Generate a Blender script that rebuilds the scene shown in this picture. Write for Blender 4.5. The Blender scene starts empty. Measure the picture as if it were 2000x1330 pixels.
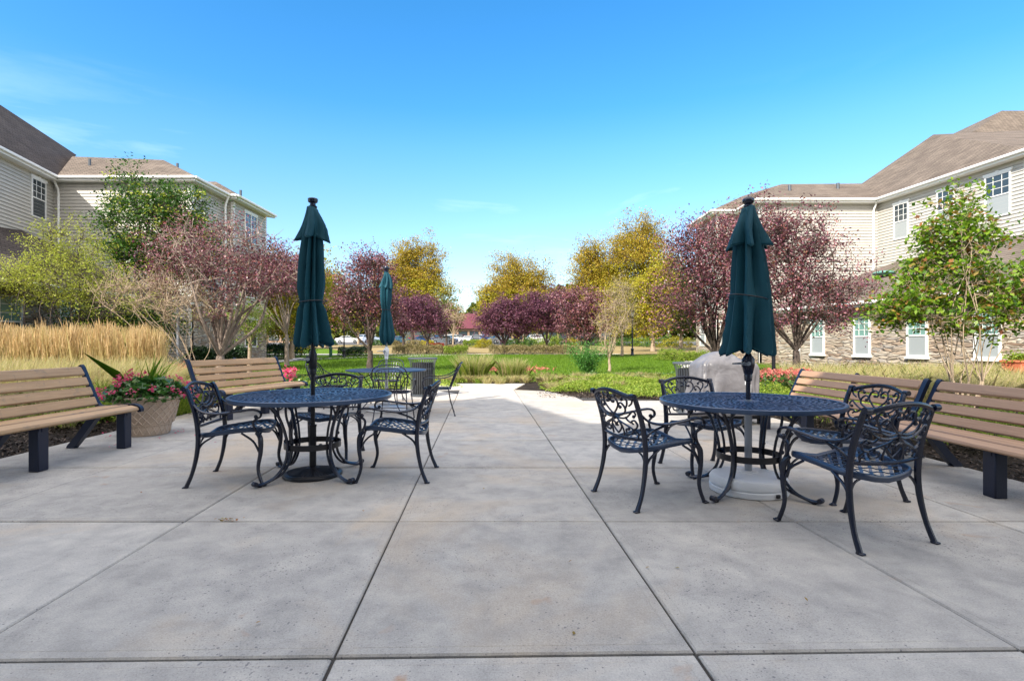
import bpy, math, random
import numpy as np
from mathutils import Vector, Matrix
R=math.radians; PI=math.pi
random.seed(7); rng=np.random.default_rng(7)
sc=bpy.context.scene
col=sc.collection
F=1040.0; H=1.2; HY=670.0
def G(px,py,z=0.0):            # where a ray of the camera meets height z
    D=(H-z)*F/(py-HY); return ((px-1000)*D/F, D)
def gz(y):                     # terrain: flat patio, then a gentle rise
    t=max(0.0,y-19.0)
    return 0.0156*(t-6*(1-math.exp(-t/6)))+0.0
def gza(y):
    t=np.maximum(0.0,y-19.0); return 0.0156*(t-6*(1-np.exp(-t/6)))
# ------------------------------------------------------------------ materials
MATS={}
def nt(name):
    m=bpy.data.materials.new(name); m.use_nodes=True; n=m.node_tree.nodes; l=m.node_tree.links
    b=n['Principled BSDF']; MATS[name]=m; return m,n,l,b
def plain(name,c,rough=.5,metal=0,spec=.5,bump=0,bscale=60,var=0):
    m,n,l,b=nt(name); b.inputs['Base Color'].default_value=(*c,1); b.inputs['Roughness'].default_value=rough
    b.inputs['Metallic'].default_value=metal; b.inputs['Specular IOR Level'].default_value=spec
    tc=n.new('ShaderNodeTexCoord')
    if bump:
        t=n.new('ShaderNodeTexNoise'); t.inputs['Scale'].default_value=bscale; t.inputs['Detail'].default_value=4
        l.new(tc.outputs['Object'],t.inputs['Vector'])
        bp=n.new('ShaderNodeBump'); bp.inputs['Strength'].default_value=bump; bp.inputs['Distance'].default_value=.01
        l.new(t.outputs['Fac'],bp.inputs['Height']); l.new(bp.outputs['Normal'],b.inputs['Normal'])
    if var:
        t=n.new('ShaderNodeTexNoise'); t.inputs['Scale'].default_value=3.5; t.inputs['Detail'].default_value=6
        l.new(tc.outputs['Object'],t.inputs['Vector'])
        r=n.new('ShaderNodeValToRGB'); r.color_ramp.elements[0].position=.3; r.color_ramp.elements[1].position=.7
        r.color_ramp.elements[0].color=(*[x*(1-var) for x in c],1); r.color_ramp.elements[1].color=(*[min(1,x*(1+var)) for x in c],1)
        l.new(t.outputs['Fac'],r.inputs['Fac']); l.new(r.outputs['Color'],b.inputs['Base Color'])
    return m
def ramp(n,stops):
    r=n.new('ShaderNodeValToRGB'); e=r.color_ramp.elements
    while len(e)<len(stops): e.new(.5)
    for i,(p,c) in enumerate(stops): e[i].position=p; e[i].color=(*c,1)
    return r
def leafmat(name,cols,rough=.5,trans=.35,spec=.3):
    m,n,l,b=nt(name); g=n.new('ShaderNodeNewGeometry')
    r=ramp(n,[(i/(max(1,len(cols)-1)),c) for i,c in enumerate(cols)])
    l.new(g.outputs['Random Per Island'],r.inputs['Fac'])
    l.new(r.outputs['Color'],b.inputs['Base Color']); b.inputs['Roughness'].default_value=rough
    b.inputs['Specular IOR Level'].default_value=spec
    if trans>0:
        t=n.new('ShaderNodeBsdfTranslucent'); l.new(r.outputs['Color'],t.inputs['Color'])
        mx=n.new('ShaderNodeMixShader'); mx.inputs[0].default_value=trans
        l.new(b.outputs[0],mx.inputs[1]); l.new(t.outputs[0],mx.inputs[2])
        l.new(mx.outputs[0],n['Material Output'].inputs[0])
    return m
def mathn(n,l,op,a,b=None):
    x=n.new('ShaderNodeMath'); x.operation=op
    for i,v in enumerate((a,b)):
        if v is None: continue
        if isinstance(v,(int,float)): x.inputs[i].default_value=v
        else: l.new(v,x.inputs[i])
    return x.outputs[0]
def mixc(n,l,fac,a,b,mode='MIX'):
    x=n.new('ShaderNodeMix'); x.data_type='RGBA'; x.blend_type=mode
    if isinstance(fac,(int,float)): x.inputs[0].default_value=fac
    else: l.new(fac,x.inputs[0])
    for i,v in ((6,a),(7,b)):
        if isinstance(v,tuple): x.inputs[i].default_value=(*v,1)
        else: l.new(v,x.inputs[i])
    return x.outputs[2]
def noise(n,l,vec,scale,detail=4,rough=.5,dist=0):
    t=n.new('ShaderNodeTexNoise'); t.inputs['Scale'].default_value=scale; t.inputs['Detail'].default_value=detail
    t.inputs['Roughness'].default_value=rough; t.inputs['Distortion'].default_value=dist; l.new(vec,t.inputs['Vector']); return t.outputs['Fac']
def mrange(n,l,v,a,b,c=0,d=1):
    x=n.new('ShaderNodeMapRange'); l.new(v,x.inputs[0]); x.inputs[1].default_value=a; x.inputs[2].default_value=b
    x.inputs[3].default_value=c; x.inputs[4].default_value=d; return x.outputs[0]
def bumpn(n,l,b,h,s,d=.01):
    bp=n.new('ShaderNodeBump'); bp.inputs['Strength'].default_value=s; bp.inputs['Distance'].default_value=d
    l.new(h,bp.inputs['Height']); l.new(bp.outputs[0],b.inputs['Normal'])

def m_concrete():
    m,n,l,b=nt('concrete'); tc=n.new('ShaderNodeTexCoord').outputs['Object']; g=n.new('ShaderNodeNewGeometry')
    big=noise(n,l,tc,.55,5,.6,.6); mid=noise(n,l,tc,4.5,6,.65,.3); fine=noise(n,l,tc,130,3,.7)
    r=ramp(n,[(.3,(.31,.30,.285)),(.5,(.40,.383,.36)),(.7,(.48,.458,.42))]); l.new(mid,r.inputs['Fac'])
    warm=mrange(n,l,big,.50,.64,0,.75)
    c=mixc(n,l,warm,r.outputs['Color'],(.50,.41,.31))
    isl=mrange(n,l,g.outputs['Random Per Island'],0,1,.89,1.10)
    hs=n.new('ShaderNodeHueSaturation'); l.new(c,hs.inputs['Color']); l.new(isl,hs.inputs['Value']); c=hs.outputs[0]
    f2=mrange(n,l,fine,.3,.7,.82,1.14); hs=n.new('ShaderNodeHueSaturation'); l.new(c,hs.inputs['Color']); l.new(f2,hs.inputs['Value']); c=hs.outputs[0]
    # exposed aggregate pits
    v=n.new('ShaderNodeTexVoronoi'); v.inputs['Scale'].default_value=38; l.new(tc,v.inputs['Vector'])
    dens=noise(n,l,tc,1.3,3)
    pit=mathn(n,l,'LESS_THAN',v.outputs['Distance'],mrange(n,l,dens,.36,.62,.05,.22))
    sel=mathn(n,l,'GREATER_THAN',mathn(n,l,'FRACT',mathn(n,l,'MULTIPLY',v.outputs['Color'],7.3)),.55)
    pit=mathn(n,l,'MULTIPLY',pit,sel)
    c=mixc(n,l,mathn(n,l,'MULTIPLY',pit,.65),c,(.09,.09,.11))
    v2=n.new('ShaderNodeTexVoronoi'); v2.inputs['Scale'].default_value=75; l.new(tc,v2.inputs['Vector'])
    p2=mathn(n,l,'LESS_THAN',v2.outputs['Distance'],mrange(n,l,dens,.35,.65,.10,.28))
    c=mixc(n,l,mathn(n,l,'MULTIPLY',p2,.38),c,(.13,.13,.15))
    # rust blotches and damp grey areas
    st=noise(n,l,tc,1.7,4,.6,1.2); c=mixc(n,l,mrange(n,l,st,.66,.76,0,.55),c,(.38,.20,.09))
    st2=noise(n,l,tc,.9,6,.7,.2); c=mixc(n,l,mrange(n,l,st2,.50,.70,0,.42),c,(.24,.235,.235))
    l.new(c,b.inputs['Base Color']); b.inputs['Roughness'].default_value=.85; b.inputs['Specular IOR Level'].default_value=.25
    # broom texture + pits bump
    mp=n.new('ShaderNodeMapping'); mp.inputs['Scale'].default_value=(6,160,10); l.new(tc,mp.inputs['Vector'])
    br=noise(n,l,mp.outputs[0],1,3)
    h=mathn(n,l,'SUBTRACT',mathn(n,l,'ADD',mathn(n,l,'MULTIPLY',br,.35),mathn(n,l,'MULTIPLY',fine,.6)),pit)
    bumpn(n,l,b,h,.5,.006); return m
def m_stone(tint=(1,1,1)):
    m,n,l,b=nt('stacked_stone'); tc=n.new('ShaderNodeTexCoord').outputs['Object']
    s=n.new('ShaderNodeSeparateXYZ'); l.new(tc,s.inputs[0]); cb=n.new('ShaderNodeCombineXYZ')
    l.new(mathn(n,l,'ADD',s.outputs[0],s.outputs[1]),cb.inputs[0]); l.new(s.outputs[2],cb.inputs[1])
    nz=n.new('ShaderNodeTexNoise'); nz.inputs['Scale'].default_value=2.2; l.new(cb.outputs[0],nz.inputs['Vector'])
    vm=n.new('ShaderNodeVectorMath'); vm.operation='SCALE'; l.new(nz.outputs['Color'],vm.inputs[0]); vm.inputs['Scale'].default_value=.22
    va=n.new('ShaderNodeVectorMath'); l.new(cb.outputs[0],va.inputs[0]); l.new(vm.outputs[0],va.inputs[1])
    mp=n.new('ShaderNodeMapping'); mp.inputs['Scale'].default_value=(2.3,12,1); l.new(va.outputs[0],mp.inputs['Vector'])
    v=n.new('ShaderNodeTexVoronoi'); v.feature='F1'; v.distance='CHEBYCHEV'; v.inputs['Scale'].default_value=1; l.new(mp.outputs[0],v.inputs['Vector'])
    v2=n.new('ShaderNodeTexVoronoi'); v2.feature='DISTANCE_TO_EDGE'; v2.inputs['Scale'].default_value=1; l.new(mp.outputs[0],v2.inputs['Vector'])
    sp=n.new('ShaderNodeSeparateColor'); l.new(v.outputs['Color'],sp.inputs[0])
    r=ramp(n,[(0,(.22,.145,.10)),(.2,(.42,.35,.27)),(.4,(.52,.46,.37)),(.6,(.34,.31,.28)),(.8,(.46,.37,.28)),(1,(.30,.22,.16))]); l.new(sp.outputs[0],r.inputs['Fac'])
    edge=mathn(n,l,'LESS_THAN',v2.outputs['Distance'],.035)
    c=mixc(n,l,edge,r.outputs['Color'],(.24,.20,.165)); l.new(c,b.inputs['Base Color']); b.inputs['Roughness'].default_value=.9
    h=mrange(n,l,v2.outputs['Distance'],0,.15); h=mathn(n,l,'ADD',h,mathn(n,l,'MULTIPLY',sp.outputs[1],.6)); bumpn(n,l,b,h,.9,.05); return m
def m_shingle(name,c1,c2):
    m,n,l,b=nt(name); tc=n.new('ShaderNodeTexCoord').outputs['Object']
    s=n.new('ShaderNodeSeparateXYZ'); l.new(tc,s.inputs[0]); cb=n.new('ShaderNodeCombineXYZ')
    l.new(mathn(n,l,'ADD',s.outputs[0],s.outputs[1]),cb.inputs[0]); l.new(s.outputs[2],cb.inputs[1])
    br=n.new('ShaderNodeTexBrick'); l.new(cb.outputs[0],br.inputs['Vector']); br.inputs['Scale'].default_value=1
    br.inputs['Brick Width'].default_value=.33; br.inputs['Row Height'].default_value=.125; br.inputs['Mortar Size'].default_value=.014
    br.inputs['Color1'].default_value=(*c1,1); br.inputs['Color2'].default_value=(*c2,1); br.inputs['Mortar'].default_value=(*[x*.4 for x in c1],1)
    nz=noise(n,l,tc,.8,6,.65); hs=n.new('ShaderNodeHueSaturation'); l.new(br.outputs['Color'],hs.inputs['Color']); l.new(mrange(n,l,nz,.3,.7,.75,1.25),hs.inputs['Value'])
    l.new(hs.outputs[0],b.inputs['Base Color']); b.inputs['Roughness'].default_value=.9; b.inputs['Specular IOR Level'].default_value=.2
    bumpn(n,l,b,br.outputs['Fac'],.6,-.02); return m
def m_wood(name,c1,c2,streak=True):
    # boards differ a little from one another
    m,n,l,b=nt(name); tc=n.new('ShaderNodeTexCoord').outputs['Object']
    mp=n.new('ShaderNodeMapping'); mp.inputs['Scale'].default_value=(2.2,45,45); l.new(tc,mp.inputs['Vector'])
    a=noise(n,l,mp.outputs[0],1,6,.6,.8); r=ramp(n,[(.3,c1),(.7,c2)]); l.new(a,r.inputs['Fac'])
    sp=noise(n,l,tc,7,6,.7,.5); c=mixc(n,l,mrange(n,l,sp,.56,.72,0,.8 if streak else .2),r.outputs['Color'],(.17,.14,.10))
    g=n.new('ShaderNodeNewGeometry'); hs=n.new('ShaderNodeHueSaturation'); l.new(c,hs.inputs['Color']); l.new(mrange(n,l,g.outputs['Random Per Island'],0,1,.80,1.18),hs.inputs['Value']); c=hs.outputs[0]
    l.new(c,b.inputs['Base Color']); b.inputs['Roughness'].default_value=.55; bumpn(n,l,b,a,.25,.004); return m
def m_ground(name,cols,scales=(1.5,14),rough=1,bump=.5,bd=.03):
    m,n,l,b=nt(name); tc=n.new('ShaderNodeTexCoord').outputs['Object']
    a=noise(n,l,tc,scales[0],6,.65); f=noise(n,l,tc,scales[1],8,.75)
    mx=mathn(n,l,'ADD',mathn(n,l,'MULTIPLY',a,.45),mathn(n,l,'MULTIPLY',f,.55))
    r=ramp(n,[(.34+.32*i/(len(cols)-1),c) for i,c in enumerate(cols)]); l.new(mx,r.inputs['Fac'])
    l.new(r.outputs['Color'],b.inputs['Base Color']); b.inputs['Roughness'].default_value=rough; b.inputs['Specular IOR Level'].default_value=.15
    bumpn(n,l,b,f,bump,bd); return m
def m_bark(name,c1,c2):
    m,n,l,b=nt(name); tc=n.new('ShaderNodeTexCoord').outputs['Object']
    mp=n.new('ShaderNodeMapping'); mp.inputs['Scale'].default_value=(1,1,.35); l.new(tc,mp.inputs['Vector'])
    a=noise(n,l,mp.outputs[0],22,6,.7); r=ramp(n,[(.35,c1),(.65,c2)]); l.new(a,r.inputs['Fac'])
    l.new(r.outputs['Color'],b.inputs['Base Color']); b.inputs['Roughness'].default_value=.9; bumpn(n,l,b,a,.7,.02); return m
def m_cover():
    m,n,l,b=nt('grey_vinyl_cover'); tc=n.new('ShaderNodeTexCoord').outputs['Object']
    a=noise(n,l,tc,5,6,.6); r=ramp(n,[(.3,(.12,.118,.13)),(.7,(.18,.176,.19))]); l.new(a,r.inputs['Fac']); l.new(r.outputs['Color'],b.inputs['Base Color'])
    b.inputs['Roughness'].default_value=.42; bumpn(n,l,b,noise(n,l,tc,3.2,4,.5,1.0),.55,.06); return m

CONC=m_concrete(); STONE=m_stone()
ROOFL=m_shingle('roof_shingle_brown',(.062,.050,.046),(.092,.076,.068)); ROOFD=m_shingle('roof_shingle_tan',(.130,.105,.088),(.18,.148,.122))
SIDING=plain('vinyl_siding',(.455,.435,.395),.55,var=.04); TRIM=plain('white_trim',(.78,.78,.76),.45)
GLASS=plain('window_glass',(.035,.05,.06),.08,0,.8); GLASSG=plain('window_glass_green',(.16,.30,.27),.12,0,.7); BLIND=plain('window_blind',(.30,.33,.34),.5)
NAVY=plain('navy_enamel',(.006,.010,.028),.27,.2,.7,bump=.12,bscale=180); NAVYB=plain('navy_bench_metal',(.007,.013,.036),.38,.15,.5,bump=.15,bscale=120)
NAVYT=plain('navy_top_sky_sheen',(.020,.056,.130),.30,.2,.9,bump=.12,bscale=180); NAVYS=plain('navy_seat_sky_sheen',(.012,.032,.080),.28,.2,.9,bump=.12,bscale=180); BLACKM=plain('black_cast_metal',(.006,.007,.012),.38,.2,.5,bump=.2,bscale=150); CHROME=plain('brushed_steel',(.5,.52,.55),.25,1)  # tops and seats: same navy enamel, sky reflection painted in as lighter blue
PLUM_B=plain('graphite_ring',(.012,.012,.016),.35,.1)
WOOD1=m_wood('weathered_tan_slats',(.34,.21,.105),(.47,.305,.165)); WOOD2=m_wood('brown_slats',(.31,.185,.11),(.40,.25,.155),False)
CANVAS=plain('green_canvas',(.004,.058,.085),.72,0,.3,bump=.2,bscale=300,var=.12)
PIPING=plain('canvas_piping',(.012,.10,.12),.6)
WHITEP=plain('white_plastic',(.72,.74,.77),.35,var=.05); GREYT=plain('grey_tube',(.30,.33,.38),.35,.4)
CANM=plain('grey_slat_metal',(.10,.115,.135),.4,.4); CANIN=plain('can_liner',(.02,.022,.026),.6)
COVER=m_cover(); CLAY=plain('planter_clay',(.50,.385,.29),.75,bump=.3,bscale=40,var=.14); TERRA=plain('terracotta',(.46,.13,.06),.8,var=.1)
SOIL=plain('potting_soil',(.03,.022,.015),1)
GRASSG=m_ground('lawn_turf',[(.055,.11,.006),(.085,.16,.010),(.12,.20,.015)],(.35,30),bump=.8,bd=.05)
DRY=m_ground('dry_grass_ground',[(.17,.13,.055),(.27,.21,.10),(.34,.27,.15)],(.3,9)); EARTH=m_ground('far_ground',[(.06,.07,.025),(.11,.12,.04),(.16,.15,.06)],(.05,1.5))
MULCH=m_ground('dark_mulch',[(.012,.010,.009),(.035,.027,.021),(.085,.065,.05)],(3,60),bump=1,bd=.05); MULCHT=m_ground('brown_mulch',[(.06,.04,.025),(.14,.095,.06),(.24,.17,.11)],(3,40),bump=1,bd=.05)
ASPH=m_ground('asphalt',[(.10,.10,.105),(.13,.13,.135),(.16,.16,.165)],(.4,40),bump=.2); PATH=m_ground('path_concrete',[(.40,.38,.35),(.46,.44,.40),(.52,.49,.44)],(.6,30),bump=.2)
BASEM=plain('joint_dirt',(.045,.042,.04),1)
BARKG=m_bark('bark_grey',(.16,.12,.10),(.36,.29,.24)); BARKD=m_bark('bark_dark',(.035,.025,.022),(.11,.085,.07)); BARKT=m_bark('bark_tan',(.26,.19,.13),(.44,.35,.25))
L_PLUM=leafmat('leaf_plum',[(.05,.014,.028),(.11,.030,.055),(.19,.06,.095),(.27,.10,.14),(.36,.19,.21),(.26,.07,.06),(.13,.11,.05)],.4,.25,.45)
L_PLUM2=leafmat('leaf_plum_dull',[(.07,.022,.05),(.13,.045,.085),(.21,.08,.13),(.13,.04,.05)],.5,.3,.4)
L_GREEN=leafmat('leaf_green',[(.014,.05,.006),(.03,.09,.010),(.06,.15,.018),(.10,.20,.03)],.4,.35,.5)
L_LIME=leafmat('leaf_lime',[(.26,.34,.03),(.38,.45,.05),(.50,.52,.09),(.32,.34,.06)],.5,.4,.3)
L_MAPLE=leafmat('leaf_mixed_green',[(.04,.12,.006),(.09,.20,.010),(.17,.30,.015),(.26,.38,.03),(.12,.24,.012)],.4,.4,.45)
L_RUST=leafmat('leaf_rust',[(.30,.11,.03),(.38,.20,.05),(.22,.22,.04),(.36,.13,.07)],.5,.35)
L_GOLD=leafmat('leaf_gold',[(.24,.25,.02),(.38,.35,.025),(.50,.43,.035),(.42,.31,.03),(.26,.31,.025)],.6,.35)
L_GOLDT=leafmat('leaf_orange_brown',[(.36,.24,.035),(.44,.31,.04),(.30,.21,.03),(.33,.32,.03)],.6,.35)
L_YELLOW=leafmat('leaf_yellow',[(.32,.28,.02),(.42,.37,.03),(.26,.28,.03)],.6,.4)
L_DARKG=leafmat('leaf_dark_hedge',[(.008,.028,.006),(.016,.05,.01),(.03,.085,.015)],.4,.15,.5)
L_BUSH=leafmat('leaf_bush_yellowgreen',[(.12,.20,.02),(.20,.28,.03),(.28,.36,.05)],.5,.35)
L_TANH=leafmat('leaf_tan_hedge',[(.16,.15,.05),(.26,.22,.09),(.34,.27,.15),(.12,.14,.04)],.7,.3)
L_JUNI=leafmat('leaf_juniper',[(.10,.17,.015),(.18,.28,.025),(.28,.38,.045),(.36,.42,.08)],.5,.35)
L_JUNIG=leafmat('leaf_juniper_green',[(.03,.13,.02),(.06,.20,.03),(.12,.30,.05)],.5,.3)
L_GLDGR=leafmat('grass_plume_gold',[(.44,.28,.12),(.58,.41,.20),(.66,.50,.28),(.40,.27,.13)],.7,.45)
L_STEM=leafmat('grass_stem_straw',[(.48,.36,.16),(.58,.46,.22),(.42,.38,.14)],.7,.45)
L_WISP=leafmat('grass_wispy',[(.52,.42,.21),(.62,.53,.30),(.46,.42,.18),(.40,.42,.12)],.7,.5)
L_GRN=leafmat('grass_green_blade',[(.10,.20,.02),(.20,.30,.03),(.34,.40,.06)],.6,.45)
L_TURF=leafmat('turf_blade',[(.06,.13,.006),(.10,.19,.010),(.15,.26,.018)],.6,.35)
L_PINK=leafmat('petal_pink',[(.55,.03,.12),(.70,.06,.18),(.75,.20,.30)],.5,.4)
L_SALM=leafmat('petal_salmon',[(.62,.14,.12),(.70,.28,.22),(.55,.05,.09)],.5,.4)
L_BEG=leafmat('begonia_leaf',[(.02,.08,.015),(.05,.15,.03),(.10,.23,.04)],.3,.25,.6)
L_FAR=leafmat('leaf_far_wood',[(.05,.08,.015),(.09,.13,.02),(.16,.17,.025)],.7,.3)
L_CHIP=leafmat('mulch_chip',[(.015,.012,.010),(.05,.035,.028),(.13,.10,.08)],.8,0)
# ------------------------------------------------------------------ mesh builder
def cr(pts,sub=6):
    P=[Vector(p) for p in pts]; out=[]
    for i in range(len(P)-1):
        p0=P[i-1] if i else P[0]*2-P[1]; p1=P[i]; p2=P[i+1]; p3=P[i+2] if i+2<len(P) else P[-1]*2-P[-2]
        for k in range(sub):
            t=k/sub
            out.append(.5*((2*p1)+(p2-p0)*t+(2*p0-5*p1+4*p2-p3)*t*t+(3*p1-p0-3*p2+p3)*t**3))
    out.append(P[-1]); return out
class MB:
    def __init__(s): s.v=[]; s.f=[]
    def add(s,v,f):
        o=len(s.v); s.v+= [tuple(x) for x in v]; s.f+=[tuple(i+o for i in q) for q in f]
    def box(s,c,d,rz=0,mat=None,bev=0):
        x,y,z=[q/2 for q in d]; M=mat or (Matrix.Translation(Vector(c))@Matrix.Rotation(rz,4,'Z'))
        if bev:
            b=min(bev,x*.9,y*.9,z*.9); V=[]
            for (X,Y,Z) in ((x-b,y-b,z),(x,y-b,z-b),(x-b,y,z-b)):
                for sx,sy,sz in ((1,1,1),(1,1,-1),(1,-1,1),(1,-1,-1),(-1,1,1),(-1,1,-1),(-1,-1,1),(-1,-1,-1)): V.append((X*sx,Y*sy,Z*sz))
            import bmesh
            bm=bmesh.new(); [bm.verts.new(q) for q in V]; bmesh.ops.convex_hull(bm,input=bm.verts[:])
            bm.verts.index_update(); s.add([M@v.co for v in bm.verts],[[v.index for v in f.verts] for f in bm.faces]); bm.free(); return s
        V=[(sx*x,sy*y,sz*z) for sz in (-1,1) for sx,sy in ((-1,-1),(1,-1),(1,1),(-1,1))]
        s.add([M@Vector(q) for q in V],[(3,2,1,0),(4,5,6,7),(0,1,5,4),(1,2,6,5),(2,3,7,6),(3,0,4,7)]); return s
    def tube(s,pts,r,n=8,cap=True,flat=None,up=(0,0,1)):
        P=[Vector(p) for p in pts]; N=len(P); rs=r if isinstance(r,(list,tuple)) else [r]*N
        if len(rs)!=N: rs=[np.interp(i/(N-1),np.linspace(0,1,len(rs)),rs) for i in range(N)]
        V=[]; prev=None
        for i,p in enumerate(P):
            t=(P[min(i+1,N-1)]-P[max(i-1,0)]).normalized()
            if prev is None:
                u=Vector(up) if abs(t.dot(Vector(up)))<.95 else Vector((1,0,0)); a=(u-t*u.dot(t)).normalized()
            else: a=(prev-t*prev.dot(t)).normalized()
            prev=a; b=t.cross(a)
            for k in range(n):
                an=2*PI*(k+.5)/n; ca,sa=math.cos(an),math.sin(an)
                if flat: V.append(p+a*(ca*rs[i]*flat[0])+b*(sa*rs[i]*flat[1]))
                else: V.append(p+a*(ca*rs[i])+b*(sa*rs[i]))
        Fc=[(i*n+k,i*n+(k+1)%n,(i+1)*n+(k+1)%n,(i+1)*n+k) for i in range(N-1) for k in range(n)]
        if cap: Fc+= [tuple(range(n-1,-1,-1)),tuple((N-1)*n+k for k in range(n))]
        s.add(V,Fc); return s
    def lathe(s,prof,n=32,c=(0,0,0),fr=None,cap=True):
        V=[]; N=len(prof)
        for i,(r,z) in enumerate(prof):
            for k in range(n):
                a=2*PI*k/n; rr=r*(fr(a,i) if fr else 1); V.append((c[0]+rr*math.cos(a),c[1]+rr*math.sin(a),c[2]+z))
        Fc=[(i*n+k,i*n+(k+1)%n,(i+1)*n+(k+1)%n,(i+1)*n+k) for i in range(N-1) for k in range(n)]
        if cap: Fc+=[tuple(range(n-1,-1,-1)),tuple((N-1)*n+k for k in range(n))]
        s.add(V,Fc); return s
    def ball(s,c,r,n=10,sz=1):
        pr=[(max(1e-4,r*math.sin(PI*i/8)),-r*sz*math.cos(PI*i/8)) for i in range(9)]; return s.lathe(pr,n,c)
    def poly(s,pts): s.add(pts,[tuple(range(len(pts)))]); return s
    def prism(s,poly2,z0,z1,T=None):
        n=len(poly2); V=[(x,y,z0) for x,y in poly2]+[(x,y,z1) for x,y in poly2]
        if T: V=[T@Vector(q) for q in V]
        s.add(V,[tuple(range(n-1,-1,-1)),tuple(range(n,2*n))]+[(i,(i+1)%n,n+(i+1)%n,n+i) for i in range(n)]); return s
    def build(s,name,mat,parent=None,smooth=True,ang=40):
        me=bpy.data.meshes.new(name); me.from_pydata(s.v,[],s.f); me.update()
        if mat: me.materials.append(mat)
        if smooth:
            me.polygons.foreach_set('use_smooth',[True]*len(me.polygons))
            try: me.set_sharp_from_angle(angle=R(ang))
            except Exception: pass
        o=bpy.data.objects.new(name,me); col.objects.link(o)
        if parent: o.parent=parent
        return o
def npmesh(name,V,k,mat,parent=None,smooth=False):
    V=np.asarray(V,dtype=np.float32).reshape(-1,3); nf=len(V)//k
    me=bpy.data.meshes.new(name); me.vertices.add(len(V)); me.vertices.foreach_set('co',V.ravel())
    me.loops.add(nf*k); me.loops.foreach_set('vertex_index',np.arange(nf*k,dtype=np.int32))
    me.polygons.add(nf); me.polygons.foreach_set('loop_start',np.arange(0,nf*k,k,dtype=np.int32)); me.polygons.foreach_set('loop_total',np.full(nf,k,dtype=np.int32))
    me.update(calc_edges=True); me.materials.append(mat)
    o=bpy.data.objects.new(name,me); col.objects.link(o)
    if parent: o.parent=parent
    return o
def tag(o,label=None,cat=None,group=None,kind=None):
    if label: o['label']=label
    if cat: o['category']=cat
    if group: o['group']=group
    if kind: o['kind']=kind
    return o
def empty(name,loc,rz=0,label=None,cat=None,group=None):
    o=bpy.data.objects.new(name,None); col.objects.link(o); o.location=loc; o.rotation_euler=(0,0,rz); o.empty_display_size=.2
    return tag(o,label,cat,group)
def kids(o): return [c for c in bpy.data.objects if c.parent==o]
def copy_tree(o,parent=None):
    c=o.copy(); col.objects.link(c); c.parent=parent
    for ch in kids(o): copy_tree(ch,c)
    return c
def struct(o,label=None): return tag(o,label,None,None,'structure')
# ------------------------------------------------------------------ leaves
def nrm(a): return a/np.maximum(1e-6,np.linalg.norm(a,axis=1,keepdims=True))
def leafquads(C,L,W,up=.35,droop=0,g=rng):
    n=len(C); nr=g.normal(size=(n,3)); nr[:,2]=np.abs(nr[:,2])+up; nr=nrm(nr)
    a=np.cross(nr,g.normal(size=(n,3))); a=nrm(a); a[:,2]-=droop; a=nrm(a); b=np.cross(nr,a)
    sl=(L*g.uniform(.6,1.25,(n,1))); sw=(W*g.uniform(.7,1.2,(n,1)))
    V=np.stack([C-a*sl*.5,C+b*sw*.5-a*sl*.05+nr*sw*.15,C+a*sl*.5,C-b*sw*.5-a*sl*.05+nr*sw*.15],axis=1); return V.reshape(-1,3)
def tuft(P,h,w,lean,g=rng,curve=.5,dirs=None,fan=None):
    """blades: P (n,3) bases; returns quads V (2 quads per blade share as islands)"""
    n=len(P); h=h*g.uniform(.65,1.15,(n,1)); 
    d=g.normal(size=(n,3)); d[:,2]=0; d=nrm(d)
    if dirs is not None: d=nrm(d*.5+dirs)
    ln=lean*g.uniform(.2,1.2,(n,1)); side=np.stack([-d[:,1],d[:,0],np.zeros(n)],1)
    ang=g.uniform(0,2*PI,n); sd=np.stack([np.cos(ang),np.sin(ang),np.zeros(n)],1)*w*.5
    up=np.array([[0,0,1.0]])
    m=P+up*h*.55+d*ln*h*.35; t=P+up*h*(1-.25*ln*curve)+d*ln*h
    return P,m,t,sd
def blades(P,h,w,lean,curve=.5,dirs=None,tip=.25,g=rng):
    P,m,t,sd=tuft(P,h,w,lean,g,curve,dirs)
    q=np.stack([P-sd,P+sd,m+sd*.8,t+sd*tip,t-sd*tip,m-sd*.8],axis=1); return q.reshape(-1,3)   # hexagon n-gon
# ------------------------------------------------------------------ world, sun, camera
W=bpy.data.worlds.new("World"); sc.world=W; W.use_nodes=True
n=W.node_tree.nodes; l=W.node_tree.links; bg=n['Background']
SUN_EL=38.0; SX,SY=.60,.80       # light travels towards +x, +y (sun behind left)
sky=n.new('ShaderNodeTexSky'); sky.sky_type='NISHITA'; sky.sun_disc=False; sky.sun_elevation=R(SUN_EL)
sky.sun_rotation=math.atan2(-SX,-SY); sky.air_density=1.0; sky.dust_density=.3; sky.ozone_density=3.0; sky.altitude=100
hs=n.new('ShaderNodeHueSaturation'); hs.inputs['Value'].default_value=1.0; l.new(sky.outputs[0],hs.inputs['Color'])
tc=n.new('ShaderNodeTexCoord'); sp=n.new('ShaderNodeSeparateXYZ'); l.new(tc.outputs['Generated'],sp.inputs[0])
l.new(mrange(n,l,sp.outputs[2],.0,.40,1.0,1.32),hs.inputs['Saturation']); l.new(mrange(n,l,sp.outputs[2],.0,.30,.505,.495),hs.inputs['Hue']); l.new(mrange(n,l,sp.outputs[2],.0,.34,.64,.92),hs.inputs['Value'])
mp=n.new('ShaderNodeMapping'); mp.inputs['Scale'].default_value=(1.2,1.2,6.5); mp.inputs['Location'].default_value=(.35,.0,.4); l.new(tc.outputs['Generated'],mp.inputs['Vector'])
cl=noise(n,l,mp.outputs[0],1.9,7,.6,.5)
clf=mrange(n,l,cl,.57,.88,0,.28)
band=mathn(n,l,'MULTIPLY',mrange(n,l,sp.outputs[2],.03,.12,.4,1),mrange(n,l,sp.outputs[2],.25,.42,1,0))
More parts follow.
